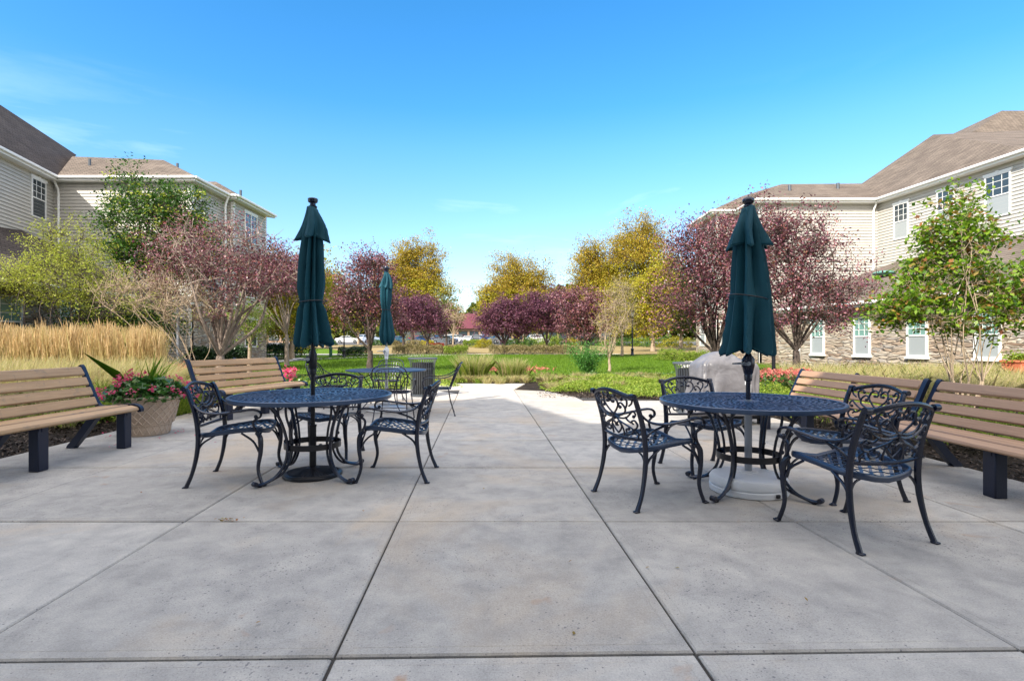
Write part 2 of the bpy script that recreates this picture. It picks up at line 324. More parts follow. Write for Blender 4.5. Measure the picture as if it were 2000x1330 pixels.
clf=mathn(n,l,'MULTIPLY',clf,band)
cc=mixc(n,l,clf,hs.outputs[0],(6.0,6.6,7.2))
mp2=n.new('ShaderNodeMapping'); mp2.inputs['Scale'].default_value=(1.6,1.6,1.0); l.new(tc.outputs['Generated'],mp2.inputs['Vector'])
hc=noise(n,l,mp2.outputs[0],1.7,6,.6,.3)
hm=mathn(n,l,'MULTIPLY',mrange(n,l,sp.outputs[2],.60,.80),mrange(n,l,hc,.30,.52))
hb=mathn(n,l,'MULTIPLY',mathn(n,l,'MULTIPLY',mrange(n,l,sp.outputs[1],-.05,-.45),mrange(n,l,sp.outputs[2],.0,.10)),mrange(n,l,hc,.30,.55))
cc=mixc(n,l,mathn(n,l,'MINIMUM',mathn(n,l,'ADD',hm,hb),1.0),cc,(7.0,6.6,6.3))   # broken cloud added out of view, overhead and behind, to brighten the shade
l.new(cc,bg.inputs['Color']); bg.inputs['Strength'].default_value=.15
sl=bpy.data.lights.new('sun','SUN'); sl.energy=3.5; sl.angle=R(.5); sl.color=(1,.92,.80)
so=bpy.data.objects.new('sun',sl); col.objects.link(so); tz=-math.tan(R(SUN_EL))
so.rotation_euler=Vector((SX,SY,tz)).to_track_quat('-Z','Y').to_euler(); so.location=(-20,-20,40)
cam=bpy.data.cameras.new('camera'); co=bpy.data.objects.new('camera',cam); col.objects.link(co); sc.camera=co
co.location=(0,0,H); co.rotation_euler=(PI/2,0,0); cam.sensor_width=36; cam.lens=36*F/2000; cam.shift_y=5/2000; cam.clip_end=3000; cam.clip_start=.05
sc.view_settings.view_transform='Standard'; sc.view_settings.look='None'; sc.view_settings.exposure=1.24; sc.view_settings.gamma=1
sc.render.engine='CYCLES'
# ------------------------------------------------------------------ ground sheets
def sheet(name,poly,mat,dz,label,step=None):
    import bmesh
    bm=bmesh.new(); bm.faces.new([bm.verts.new((x,y,0)) for x,y in poly])
    ys=[p[1] for p in poly]
    for yc in [19.5,20.5,22,24,27,30,35,43,60,90,130,200,400,700]:
        if min(ys)<yc<max(ys): bmesh.ops.bisect_plane(bm,geom=bm.verts[:]+bm.edges[:]+bm.faces[:],plane_co=(0,yc,0),plane_no=(0,1,0))
    for v in bm.verts: v.co.z=gz(v.co.y)+dz
    bm.normal_update(); me=bpy.data.meshes.new(name); bm.to_mesh(me); bm.free(); me.materials.append(mat)
    for p in me.polygons:
        if p.normal.z<0: p.flip()
    o=bpy.data.objects.new(name,me); col.objects.link(o); return struct(o,label)
sheet('ground',[(-900,-300),(900,-300),(900,1500),(-900,1500)],EARTH,-.07,'ground of dull green earth reaching to the horizon')
sheet('lawn',[(-13,24),(-9,21),(-4.0,20.3),(3,20.2),(9,21),(14,24.5),(13,30),(11,36),(8,40),(4,42.6),(-3,43),(-10,43),(-15,50),(-22,62),(-24,62),(-24,48),(-14,36),(-12.5,30)],GRASSG,-.02,'green lawn between the planting beds and the hedges')
sheet('dry_verge',[(-30,43.3),(-14,43.3),(12,43.3),(30,40),(60,60),(60,84),(-60,84),(-60,50)],DRY,-.045,'dry straw coloured grass in front of the car park')
sheet('car_park',[(-75,86),(70,86),(70,128),(-75,128)],ASPH,-.04,'grey asphalt car park beyond the hedges')
sheet('path',[(-26,43.8),(-9,41.5),(-9,40.6),(-12,38.5),(-14.6,34),(-14.9,28),(-14.0,28),(-13.2,33),(-10.5,37.2),(-6,40.4),(-3,43.0),(8,43.0),(10,44.6),(-3,44.6),(-12,44.6),(-26,46)],PATH,-.012,'pale concrete path curving round the lawn')
sheet('planting_bed',[(-24,-3),(-4.9,-3),(-5.32,9.5),(-5.4,12.3),(-1.9,12.55),(-1.95,15.85),(.38,15.85),(.0,13.72),(.80,13.27),(1.27,12.15),(2.87,11.5),(4.15,11.0),(4.3,4),(4.9,-3),(24,-3),(22,22),(14,24.5),(9,21),(3,20.2),(-4,20.3),(-9,21),(-13,24),(-16,26),(-24,24)],MULCH,-.03,'dark shredded bark mulch of the planting beds')
# litter of bark chips beside the patio
def scatter_poly(nn,x0,x1,y0,y1): return np.stack([rng.uniform(x0,x1,nn),rng.uniform(y0,y1,nn),np.zeros(nn)],1)
C=np.concatenate([scatter_poly(9000,-8.5,-5.38,3.5,11),scatter_poly(7000,4.38,7.4,3.2,10.5),scatter_poly(2500,.6,4,11.6,13.2)]); C[:,2]=rng.uniform(-.03,.01,len(C))
tag(npmesh('bark_chips',leafquads(C,.06,.02,up=.9),4,L_CHIP),'loose dark bark chips covering the beds beside the patio','mulch',kind='stuff')
# patio slabs: real slabs with open joints
LM=[-4.18,-2.97,-1.67,-.471,.69,1.76,2.86,3.9]
TD=[-1.2,.5,2.05,3.586,5.136,6.568,8.07,9.6,11.1,12.55]
pm=MB()
def slab(pts,g=.006,top=0.0,ky=1.0):
    c=Vector((sum(p[0] for p in pts)/4,sum(p[1] for p in pts)/4)); ins=lambda d:[( *(Vector(p)+ (Vector((math.copysign(d,c.x-p[0]),math.copysign(d+g*(ky-1),c.y-p[1])))) ),) for p in pts]
    o=ins(g); i2=ins(g+.007); i3=ins(.050); i4=ins(.055); i5=ins(.060)
    V=[(x,y,-.06) for x,y in o]+[(x,y,top-.007) for x,y in o]+[(x,y,top) for x,y in i2]+[(x,y,top) for x,y in i3]+[(x,y,top-.0015) for x,y in i4]+[(x,y,top+.0005) for x,y in i5]
    pm.add(V,[(0,1,5,4),(1,2,6,5),(2,3,7,6),(3,0,4,7),(4,5,9,8),(5,6,10,9),(6,7,11,10),(7,4,8,11)]+[(8+4*r_+k,8+4*r_+(k+1)%4,12+4*r_+(k+1)%4,12+4*r_+k) for r_ in range(3) for k in range(4)]+[(20,21,22,23)])
def LX(m,D): return -.0567*D+1.2*m
for j in range(len(TD)-1):
    for i in range(len(LM)-1):
        y0,y1=TD[j],TD[j+1]
        P=[]
        for (m_,yy) in ((LM[i],y0),(LM[i+1],y0),(LM[i+1],y1),(LM[i],y1)):
            x=LX(m_,yy)
            P.append((x,yy+(.02*x if abs(yy-2.05)<.01 else 0)))
        if j==len(TD)-2 and i>=5: continue
        if j==len(TD)-2 and i==4: P[2]=(P[2][0],12.0)
        slab(P,g=(.0075,.0055)[j-1] if 0<j<3 else .0045,top=random.uniform(-.0015,.0015),ky=(1,1,1.6,2.2,2.6,3,3,3,3,3)[j])
for (a,b,c,d) in (((-5.72,12.55),(-1.28,12.55),(-1.9,13.5),(-5.5,12.95)),((-1.28,12.55),(.12,12.55),(.05,13.7),(-1.35,13.7)),((.12,12.55),(1.3,12.2),(.85,13.3),(.05,13.7)),((-1.35,13.7),(.05,13.7),(.4,15.8),(-1.9,15.8)),((-3.2,13.1),(-1.35,13.7),(-1.9,15.8),(-3.0,14.6))):
    slab([a,b,c,d])
patio=pm.build('patio',CONC,smooth=False); struct(patio,'grey broom finished concrete patio laid in large square slabs')
sheet('patio_base',[(-4.95,-1.2),(4.7,-1.2),(4.22,8),(4.1,10.9),(1.2,12.1),(.75,13.1),(0,13.55),(.3,15.6),(-1.85,15.7),(-3,14.3),(-5.65,12.6)],BASEM,-.014,'dirt filled joints under the patio slabs')
# scuffed control joints are kept as shallow grooves
def petals(C,L,mat,name,lab,cat): return tag(npmesh(name,leafquads(C,L,L*.7,up=2.5),4,mat),lab,cat,kind='stuff')
PT=[G(x,y) for x,y in ((346,845),(352,838),(358,843),(244,838),(202,846),(212,853),(228,870),(200,826),(560,905),(330,842),(300,858),(420,862),(372,852),(290,838))]
petals(np.array([(x+rng.normal()*.03,y+rng.normal()*.05,.006) for x,y in PT for _ in range(2)]),.04,L_PINK,'fallen_petals','pink petals fallen on the concrete beside the basket pot','petals')
PT=[G(440,1018)]*22+[G(1300,1110)]*2+[G(950,960),G(700,1000),G(1130,1100),G(1560,1180),G(610,922),G(275,962),G(490,1218),G(1120,1240)]
petals(np.array([(x+rng.normal()*.045,y+rng.normal()*.012,.006+abs(rng.normal())*.008) for x,y in PT]),.024,L_RUST,'fallen_leaf_litter','few dry rusty leaves lying on the patio joint left of centre','leaf litter')
# ------------------------------------------------------------------ cast aluminium chair
def knobroll(mb,c,r,wd):
    mb.tube([(c[0]-wd,c[1],c[2]),(c[0]+wd,c[1],c[2])],r,10)
def seat_z(x,y): return .428-.018*math.cos(PI*min(1,abs(x)/.26))*(1) +.022*math.sin((y+.05)*7.0)+ (.0 if y<.2 else -(y-.2)*.12)
def make_chair():
    root=empty('patio_chair',(0,0,0))
    # seat: wavy rim with a woven lattice
    mb=MB(); rim=[]
    for k in range(48):
        a=2*PI*k/48; ca,sa=math.cos(a),math.sin(a); e=.42
        x=.262*math.copysign(abs(ca)**e,ca); y=.255*math.copysign(abs(sa)**e,sa); x*=1+.05*(y/.25)
        rim.append((x,y,seat_z(x,y)))
    rim.append(rim[0]); rim.append(rim[1])
    mb.tube(rim,.017,8,cap=False,flat=(1.25,.7),up=(0,0,1))
    s=.052
    for sg in (1,-1):
        for i in range(-6,7):
            pts=[]
            for k in range(41):
                t=-.38+.76*k/40; x=(t+i*s)*.72 if True else 0; y=sg*(t-i*s)*.72
                if abs(x)<.25*(1+.05*y/.25) and abs(y)<.245:
                    w=.0028*(1 if (math.floor((t+sg*i*s)/s+.5))%2==0 else -1)
                    pts.append((x,y,seat_z(x,y)-.002+w))
            if len(pts)>3: mb.tube(pts,.0105,4,flat=(.28,1.25),up=(0,0,1))
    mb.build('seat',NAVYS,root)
    # legs
    for sx in (-1,1):
        p=cr([(sx*.292,-.315,.0),(sx*.285,-.268,.12),(sx*.276,-.235,.28),(sx*.272,-.228,.43),(sx*.270,-.250,.60),(sx*.268,-.300,.76),(sx*.268,-.322,.812)],5)
        l1=MB(); l1.tube(p,[.017,.015,.018,.019,.019,.018,.016],8,flat=(1.2,1.0),up=(1,0,0)); knobroll(l1,(sx*.268,-.338,.818),.021,.021)
        l1.box((sx*.292,-.318,.006),(.036,.044,.012),bev=.004)
        l1.tube(cr([(sx*.276,-.240,.27),(sx*.272,-.195,.36),(sx*.262,-.10,.425)],5),.009,6); yy=-.232; l1.tube(cr([(sx*.274,yy,.30),(sx*.23,yy+.01,.375),(sx*.15,yy+.01,.412)],5),.008,6)
        l1.build('leg',NAVY,root)
        p=cr([(sx*.258,.232,.445),(sx*.270,.265,.395),(sx*.274,.268,.28),(sx*.278,.250,.14),(sx*.288,.285,.02),(sx*.292,.305,.004)],5)
        l2=MB(); l2.tube(p,[.017,.021,.018,.014,.014,.016],8,flat=(1.15,1.0),up=(1,0,0)); l2.box((sx*.292,.300,.006),(.036,.044,.012),bev=.004)
        yy=.25; l2.tube(cr([(sx*.275,.262,.27),(sx*.272,.21,.37),(sx*.262,.11,.442)],5),.009,6); l2.tube(cr([(sx*.274,yy+.01,.30),(sx*.23,yy-.01,.39),(sx*.15,yy-.01,.440)],5),.008,6)
        l2.build('leg',NAVY,root)
        # arm with scroll end, support and lower quarter-arc braces
        a=MB(); p=cr([(sx*.268,-.268,.690),(sx*.285,-.20,.632),(sx*.300,-.08,.612),(sx*.305,.08,.628),(sx*.300,.20,.642),(sx*.298,.262,.628),(sx*.298,.280,.596),(sx*.298,.262,.572),(sx*.298,.238,.580)],6)
        a.tube(p,[.012,.015,.017,.017,.017,.015,.013,.013,.015],8,flat=(.62,1.25),up=(0,0,1)); a.ball((sx*.298,.238,.582),.017,8)
        a.tube(cr([(sx*.296,.256,.575),(sx*.288,.215,.535),(sx*.280,.225,.475),(sx*.268,.262,.425)],5),.0105,8)
        a.tube(cr([(sx*.271,-.236,.505),(sx*.280,-.18,.560),(sx*.296,-.06,.607)],5),.009,8)
        a.build('armrest',NAVY,root)
    # backrest: arch, bottom rail, scrollwork (panel curves backwards)
    def bk(u,v): # u metres across, v 0..1 up
        z=.50+.33*v; y=-.235-.235*(v*.33)-.10*max(0,v-.2)*.33-.035*(1-(u/.26)**2); return (u,y,z)
    b=MB(); b.tube([bk(-.262+.524*k/24,.92+.145*math.sin(PI*k/24)) for k in range(25)],.014,8,flat=(1.15,.8))
    back=b.build('backrest',NAVY,root)
    b=MB(); b.tube([bk(-.262+.524*k/24,.0-.03*math.sin(PI*k/24)) for k in range(25)],.012,8); b.build('lower_rail',NAVY,back)
    sw=MB()
    half=[[(0,.50),(.045,.60),(.088,.74),(.082,.88),(.045,.93),(.014,.86),(.020,.79),(.04,.80)],
          [(0,.53),(.075,.50),(.135,.56),(.158,.68),(.130,.79),(.098,.76),(.108,.69)],
          [(.155,.66),(.185,.76),(.195,.88),(.165,.93),(.145,.87)],
          [(.0,.47),(.065,.43),(.14,.46),(.19,.55),(.228,.64),(.245,.56),(.222,.51)],
          [(.205,.74),(.235,.80),(.246,.88),(.225,.91)],
          [(.0,.50),(.045,.37),(.115,.29),(.175,.21),(.165,.11),(.115,.10),(.105,.18),(.135,.20)],
          [(.0,.06),(.035,.14),(.062,.25),(.040,.335),(.010,.29),(.012,.22)],
          [(.172,.20),(.215,.24),(.235,.34),(.215,.42),(.185,.38),(.20,.33)],
          [(.065,.26),(.075,.14),(.07,.03)],[(.20,.22),(.225,.12),(.215,.03)],[(.13,.47),(.155,.39),(.18,.36)],[(.0,.50),(.0,.40)],
          [(.07,.90),(.085,.99)],[(.178,.93),(.165,1.02)],[(.016,.90),(.0,1.03)]]
    for h_ in half:
        for sx in (-1,1):
            pp=cr([bk(sx*u,v) for u,v in h_],5); sw.tube(pp,.0072,5,flat=(1.0,1.15))
    for (u,v) in ((0,.5),(.108,.69),(.145,.87),(.135,.20),(.222,.51),(.04,.80)):
        for sx in ((-1,1) if u else (1,)):
            p=bk(sx*u,v); sw.ball(p,.013,8)
    sw.build('scrollwork',NAVY,back)
    return root
CH=[ # x,y,facing angle (deg, direction the sitter looks), label
 (-2.42,4.73,7,'cast metal armchair at the left of the black based table, back towards the bench'),
 (-1.045,4.85,180,'cast metal armchair at the right of the black based table, in profile'),
 (-1.95,5.62,-90,'cast metal armchair tucked behind the black based table, facing the viewer'),
 (1.068,4.16,22,'cast metal armchair left of the white based table, seen from behind at an angle'),
 (1.83,5.07,-78,'cast metal armchair behind the white based table in front of the covered grill'),
 (2.63,4.27,188,'cast metal armchair between the white based table and the brown benches, facing left'),
 (2.165,3.41,107,'nearest cast metal armchair, its back to the viewer right of the white umbrella base')]
proto=make_chair()
for i,(x,y,a,lab) in enumerate(CH):
    o=proto if i==0 else copy_tree(proto)
    o.location=(x,y,0); o.rotation_euler=(0,0,R(a-90)); tag(o,lab,'chair','cast metal chairs around the two near tables')
# ------------------------------------------------------------------ tables
def make_table():
    root=empty('patio_table',(0,0,0)); RT=.70; zt=.725
    mb=MB()
    mb.lathe([(RT-.028,zt-.012),(RT-.006,zt-.026),(RT,zt-.018),(RT,zt+.006),(RT-.008,zt+.011),(RT-.026,zt+.008),(RT-.028,zt-.012)],96,cap=False)
    def spiral(sg,k,N,r0,r1,w,dz):
        a0=2*PI*k/N; pts=[]; 
        for i in range(15):
            r=r0*(r1/r0)**(i/14); a=a0+sg*math.log(r/.1)*.72; pts.append((r*math.cos(a),r*math.sin(a),zt+dz+.002*math.sin(i*1.9+k*PI)))
        mb.tube(pts,w,4,flat=(.34,1.0))
    N=60
    for k in range(N):
        spiral(1,k,N,.40,RT-.022,.0125,.001); spiral(-1,k,N,.40,RT-.022,.0125,-.001)
    for k in range(N//2):
        spiral(1,k,N//2,.19,.405,.0115,.001); spiral(-1,k,N//2,.19,.405,.0115,-.001)
    for k in range(N//4):
        spiral(1,k,N//4,.08,.195,.0095,.001); spiral(-1,k,N//4,.08,.195,.0095,-.001)
    for r in (.40,.192): mb.tube([(r*math.cos(2*PI*k/48),r*math.sin(2*PI*k/48),zt) for k in range(49)],.008,4,cap=False)
    mb.lathe([(.03,zt-.006),(.085,zt-.006),(.088,zt),(.085,zt+.005),(.03,zt+.005),(.03,zt-.006)],32,cap=False)
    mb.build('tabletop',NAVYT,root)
    ra=MB(); ra.lathe([(.238,.262),(.246,.262),(.246,.312),(.238,.312),(.238,.262)],48,cap=False)
    ra.build('leg_ring',PLUM_B,root)
    for q in range(4):
        a=PI/2*q+R(45); T=Matrix.Rotation(a,4,'Z')
        f=lambda pts:[T@Vector(p) for p in pts]
        lg=MB()
        lg.tube(f(cr([(.47,0,.70),(.385,0,.645),(.325,0,.55),(.275,0,.42),(.252,0,.29),(.275,0,.16),(.36,0,.060),(.47,0,.020),(.535,0,.024),(.552,0,.040)],5)),[.013,.016,.017,.017,.016,.016,.017,.018,.017],8,flat=(1.25,.8),up=(0,1,0))
        lg.ball(T@Vector((.548,0,.034)),.020,8); lg.tube(f([(.545,-.022,.034),(.545,.022,.034)]),.02,10); lg.tube(f([(.50,0,.018),(.50,0,.0)]),.016,8)
        lg.tube(f(cr([(.20,0,.70),(.262,0,.655),(.262,0,.56),(.222,0,.43),(.205,0,.29),(.228,0,.17),(.30,0,.075),(.40,0,.035)],5)),.0105,8)
        lg.tube(f(cr([(.33,0,.56),(.37,.05,.63),(.40,.12,.70)],4)),.010,6); lg.tube(f(cr([(.33,0,.56),(.37,-.05,.63),(.40,-.12,.70)],4)),.010,6)
        lg.tube(f(cr([(.385,0,.645),(.33,0,.69),(.27,0,.665)],4)),.009,6); lg.ball(T@Vector((.268,0,.35)),.018,8); lg.box(None,(.05,.03,.03),mat=T@Matrix.Translation((.232,0,.287)))
        lg.build('leg',NAVY,root)
    return root
TB=(-1.81,4.84); TW=(1.93,4.35); TF=(-2.24,9.5)
t1=make_table(); t1.location=(*TB,0); t1.rotation_euler=(0,0,R(10)); tag(t1,'round navy lattice table with the black umbrella base under it','table','round lattice tables')
t2=copy_tree(t1); t2.location=(*TW,0); t2.rotation_euler=(0,0,R(-5)); tag(t2,'round navy lattice table with the white umbrella base under it','table','round lattice tables')
# ------------------------------------------------------------------ umbrellas
def canopy(mb,prof,nf,amp,ph,seed,zbot_wave=0,n=144):
    g=random.Random(seed); off=[g.uniform(-.35,.35) for _ in range(nf)]; am=[g.uniform(.6,1.3) for _ in range(nf)]
    V=[]; N=len(prof); bq={}
    for i,(r,z,a) in enumerate(prof):
        tt=i/(N-1)
        for k in range(n):
            th=2*PI*k/n; t2=th+.14*math.sin(2*th+tt*2.2+seed)+.07*math.sin(3*th-tt*4+seed*2)
            u=(t2/(2*PI)*nf+ph)%nf; j=int(u)%nf; fr=u-int(u); q_=abs(2*fr-1); am_=am[j]*(1-fr)+am[(j+1)%nf]*fr
            s=q_**1.1*2-1; sub=.5+.5*math.cos(6*PI*fr)
            rr=r*max(.34,1.04-2.7*a*am_*(1-q_**1.1)-.5*a*sub*(1-q_)*q_*2)
            if q_>bq.get((i,j if fr>.5 else (j-1)%nf),(-1,0))[0]: bq[(i,j if fr>.5 else (j-1)%nf)]=(q_,len(V))
            V.append((rr*math.cos(th)+.012*math.sin(tt*5.2+seed),rr*math.sin(th)+.01*math.sin(tt*4+seed*2),z+zbot_wave*tt**6*(-s)+.012*tt**4*math.sin(2*th+seed)))
    mb.add(V,[(i*n+k,i*n+(k+1)%n,(i+1)*n+(k+1)%n,(i+1)*n+k) for i in range(N-1) for k in range(n)]); mb.seams=[[V[bq[(i,j)][1]] for i in range(N) if (i,j) in bq] for j in range(nf)]; return V[-n:]
def prof(pts,sub=5):
    return [tuple(p) for p in cr([Vector(p) for p in pts],sub)]
def solid(o,t=.004):
    md=o.modifiers.new('thickness','SOLIDIFY'); md.thickness=t; md.offset=-1; return o
def hem(V,mat,parent,seams=()):
    m_=MB(); m_.tube(V+[V[0],V[1]],.0035,5,cap=False)
    for s_ in seams:
        if len(s_)>3: m_.tube([(p[0]*1.004,p[1]*1.004,p[2]) for p in s_],.0022,4,cap=False)
    return m_.build('hem',mat,parent)
def umbrella(loc,name,label,main,vent,tie,fin,pole_top,pm,low,seed,ph):
    root=empty(name,(*loc,0),0,label,'umbrella','closed green umbrellas on poles')
    p=MB(); p.tube([(0,0,low),(0,0,pole_top)],.019,16); pole=p.build('pole',pm,root)
    m_=MB(); e=canopy(m_,prof(main),8,1,ph,seed,.035); sm1=m_.seams; c=solid(m_.build('canopy',CANVAS,root,ang=60)); hem(e,PIPING,c,sm1)
    m_=MB(); e=canopy(m_,prof(vent),6,1,ph+.3,seed+3,.022); sm1=m_.seams; v=solid(m_.build('vent_flap',CANVAS,root,ang=60)); hem(e,PIPING,v,sm1)
    m_=MB(); m_.tube([(tie[1]*1.02*math.cos(a)*(1+.05*math.cos(5*a)),tie[1]*1.02*math.sin(a)*(1+.05*math.cos(5*a)),tie[0]+tie[2]*math.cos(a)) for a in [2*PI*k/40 for k in range(41)]],.005,6,cap=False); m_.build('tie_cord',BLACKM,root)
    m_=MB(); m_.lathe(fin,24); m_.build('finial',NAVY,root)
    return root
ua=umbrella(TB,'patio_umbrella','closed green umbrella with a flat topped finial rising from the black based table',
  [(.035,2.41,.1),(.080,2.25,.22),(.098,2.10,.26),(.116,1.90,.26),(.124,1.72,.22),(.102,1.585,.14),(.099,1.565,.14),(.128,1.50,.26),(.160,1.34,.34),(.182,1.215,.36),(.15,1.20,.36)],
  [(.032,2.435,.05),(.050,2.39,.12),(.085,2.30,.18),(.118,2.22,.24),(.152,2.145,.26)],(1.575,.118,.01),
  [(.02,2.41),(.036,2.425),(.038,2.44),(.026,2.45),(.024,2.468),(.042,2.480),(.045,2.505),(.04,2.512),(.01,2.516)],2.45,BLACKM,.02,2,.2)
ub=umbrella(TW,'patio_umbrella','closed green umbrella with a ball finial, wide hem, rising from the white based table',
  [(.035,2.30,.1),(.085,2.15,.2),(.108,2.02,.24),(.130,1.85,.24),(.145,1.68,.22),(.152,1.575,.16),(.156,1.55,.16),(.170,1.42,.22),(.192,1.25,.26),(.212,1.14,.28),(.2,1.135,.28)],
  [(.032,2.315,.05),(.055,2.26,.10),(.105,2.16,.16),(.152,2.07,.22),(.198,1.995,.26)],(1.565,.158,-.03),
  [(.03,2.30),(.035,2.315),(.034,2.325),(.026,2.33),(.036,2.338),(.045,2.352),(.046,2.365),(.038,2.38),(.02,2.389),(.006,2.392),(.003,2.402)],2.34,NAVY,.73,5,.45)
uc=umbrella(TF,'patio_umbrella','closed slim green umbrella over the farther plain table near the lawn',
  [(.03,2.45,.1),(.075,2.34,.16),(.100,2.20,.16),(.102,2.05,.14),(.088,1.90,.14),(.070,1.80,.12),(.068,1.78,.12),(.088,1.68,.18),(.115,1.50,.22),(.135,1.36,.20),(.115,1.25,.2),(.06,1.20,.2)],
  [(.03,2.46,.05),(.05,2.42,.1),(.085,2.33,.14),(.112,2.24,.16),(.124,2.19,.18)],(1.79,.075,.0),
  [(.025,2.45),(.04,2.465),(.04,2.48),(.028,2.49),(.042,2.505),(.05,2.53),(.04,2.56),(.01,2.57)],2.48,GREYT,.05,9,.1)
def crank(root,z,mat,sx,wide=.036):
    m_=MB(); m_.lathe([(.022,z-.11),(.030,z-.105),(.032,z-.06),(.030,z-.055),(.036,z-.045),(wide,z+.02),(wide,z+.07),(.028,z+.10),(.021,z+.115)],20); m_.box((sx*.03,-.012,z+.03),(.05,.05,.07),bev=.012); h=m_.build('crank_housing',mat,root)
    m_=MB(); m_.tube([(sx*.02,-.04,z+.035),(sx*.02,-.062,z+.035)],.016,12); m_.tube(cr([(sx*.02,-.058,z+.035),(sx*.08,-.06,z+.040),(sx*.155,-.06,z+.034)],4),.006,8); m_.tube(cr([(sx*.02,-.058,z+.020),(sx*.09,-.06,z+.030),(sx*.155,-.06,z+.032)],4),.004,8)
    m_.build('crank_handle',CHROME,h)
crank(ua,1.02,BLACKM,-1); crank(ub,1.0,NAVY,-1,.05); crank(uc,1.02,WHITEP,-1,.045)
b=empty('umbrella_base',(*TB,0),0,'black ribbed cast iron umbrella base under the left table','umbrella base')
m_=MB(); m_.lathe([(.245,.0),(.258,.006),(.258,.02),(.250,.032),(.225,.040),(.222,.034),(.12,.058),(.05,.075),(.03,.085)],64); m_.build('foot_disc',BLACKM,b)
m_=MB()
for k in range(44):
    a=2*PI*k/44; m_.tube([(.06*math.cos(a),.06*math.sin(a),.074),(.215*math.cos(a),.215*math.sin(a),.038)],[.003,.006],5)
m_.build('rib_pattern',BLACKM,b)
m_=MB(); m_.tube([(0,0,.07),(0,0,.46)],.030,16); m_.lathe([(.03,.44),(.034,.445),(.034,.46),(.02,.462)],16); m_.build('sleeve',BLACKM,b)
m_=MB(); m_.tube([(.028,-.01,.27),(.065,-.02,.27)],.007,8); m_.ball((.078,-.024,.27),.022,10); m_.build('clamp_knob',BLACKM,b)
b=empty('umbrella_base',(*TW,0),0,'white plastic drum umbrella base under the right table','umbrella base')
m_=MB(); m_.lathe([(.290,.0),(.300,.006),(.302,.045),(.296,.052),(.285,.054),(.285,.060),(.298,.064),(.300,.105),(.285,.128),(.25,.138),(.07,.150),(.065,.158),(.04,.162)],72); m_.build('drum',WHITEP,b)
m_=MB(); m_.tube([(0,0,.15),(0,0,.74)],.029,20); m_.build('sleeve',GREYT,b); m_=MB(); m_.box((.10,-.293,.03),(.035,.02,.028),rz=R(18),bev=.005); m_.build('fill_plug',BLACKM,b)
b=empty('umbrella_base',(*TF,0),0,'pale umbrella base under the farther plain table','umbrella base')
m_=MB(); m_.lathe([(.33,.0),(.345,.01),(.34,.05),(.30,.075),(.08,.10),(.05,.16),(.035,.18)],48); m_.build('drum',WHITEP,b); m_=MB(); m_.tube([(0,0,.15),(0,0,.55)],.03,14); m_.build('sleeve',WHITEP,b)
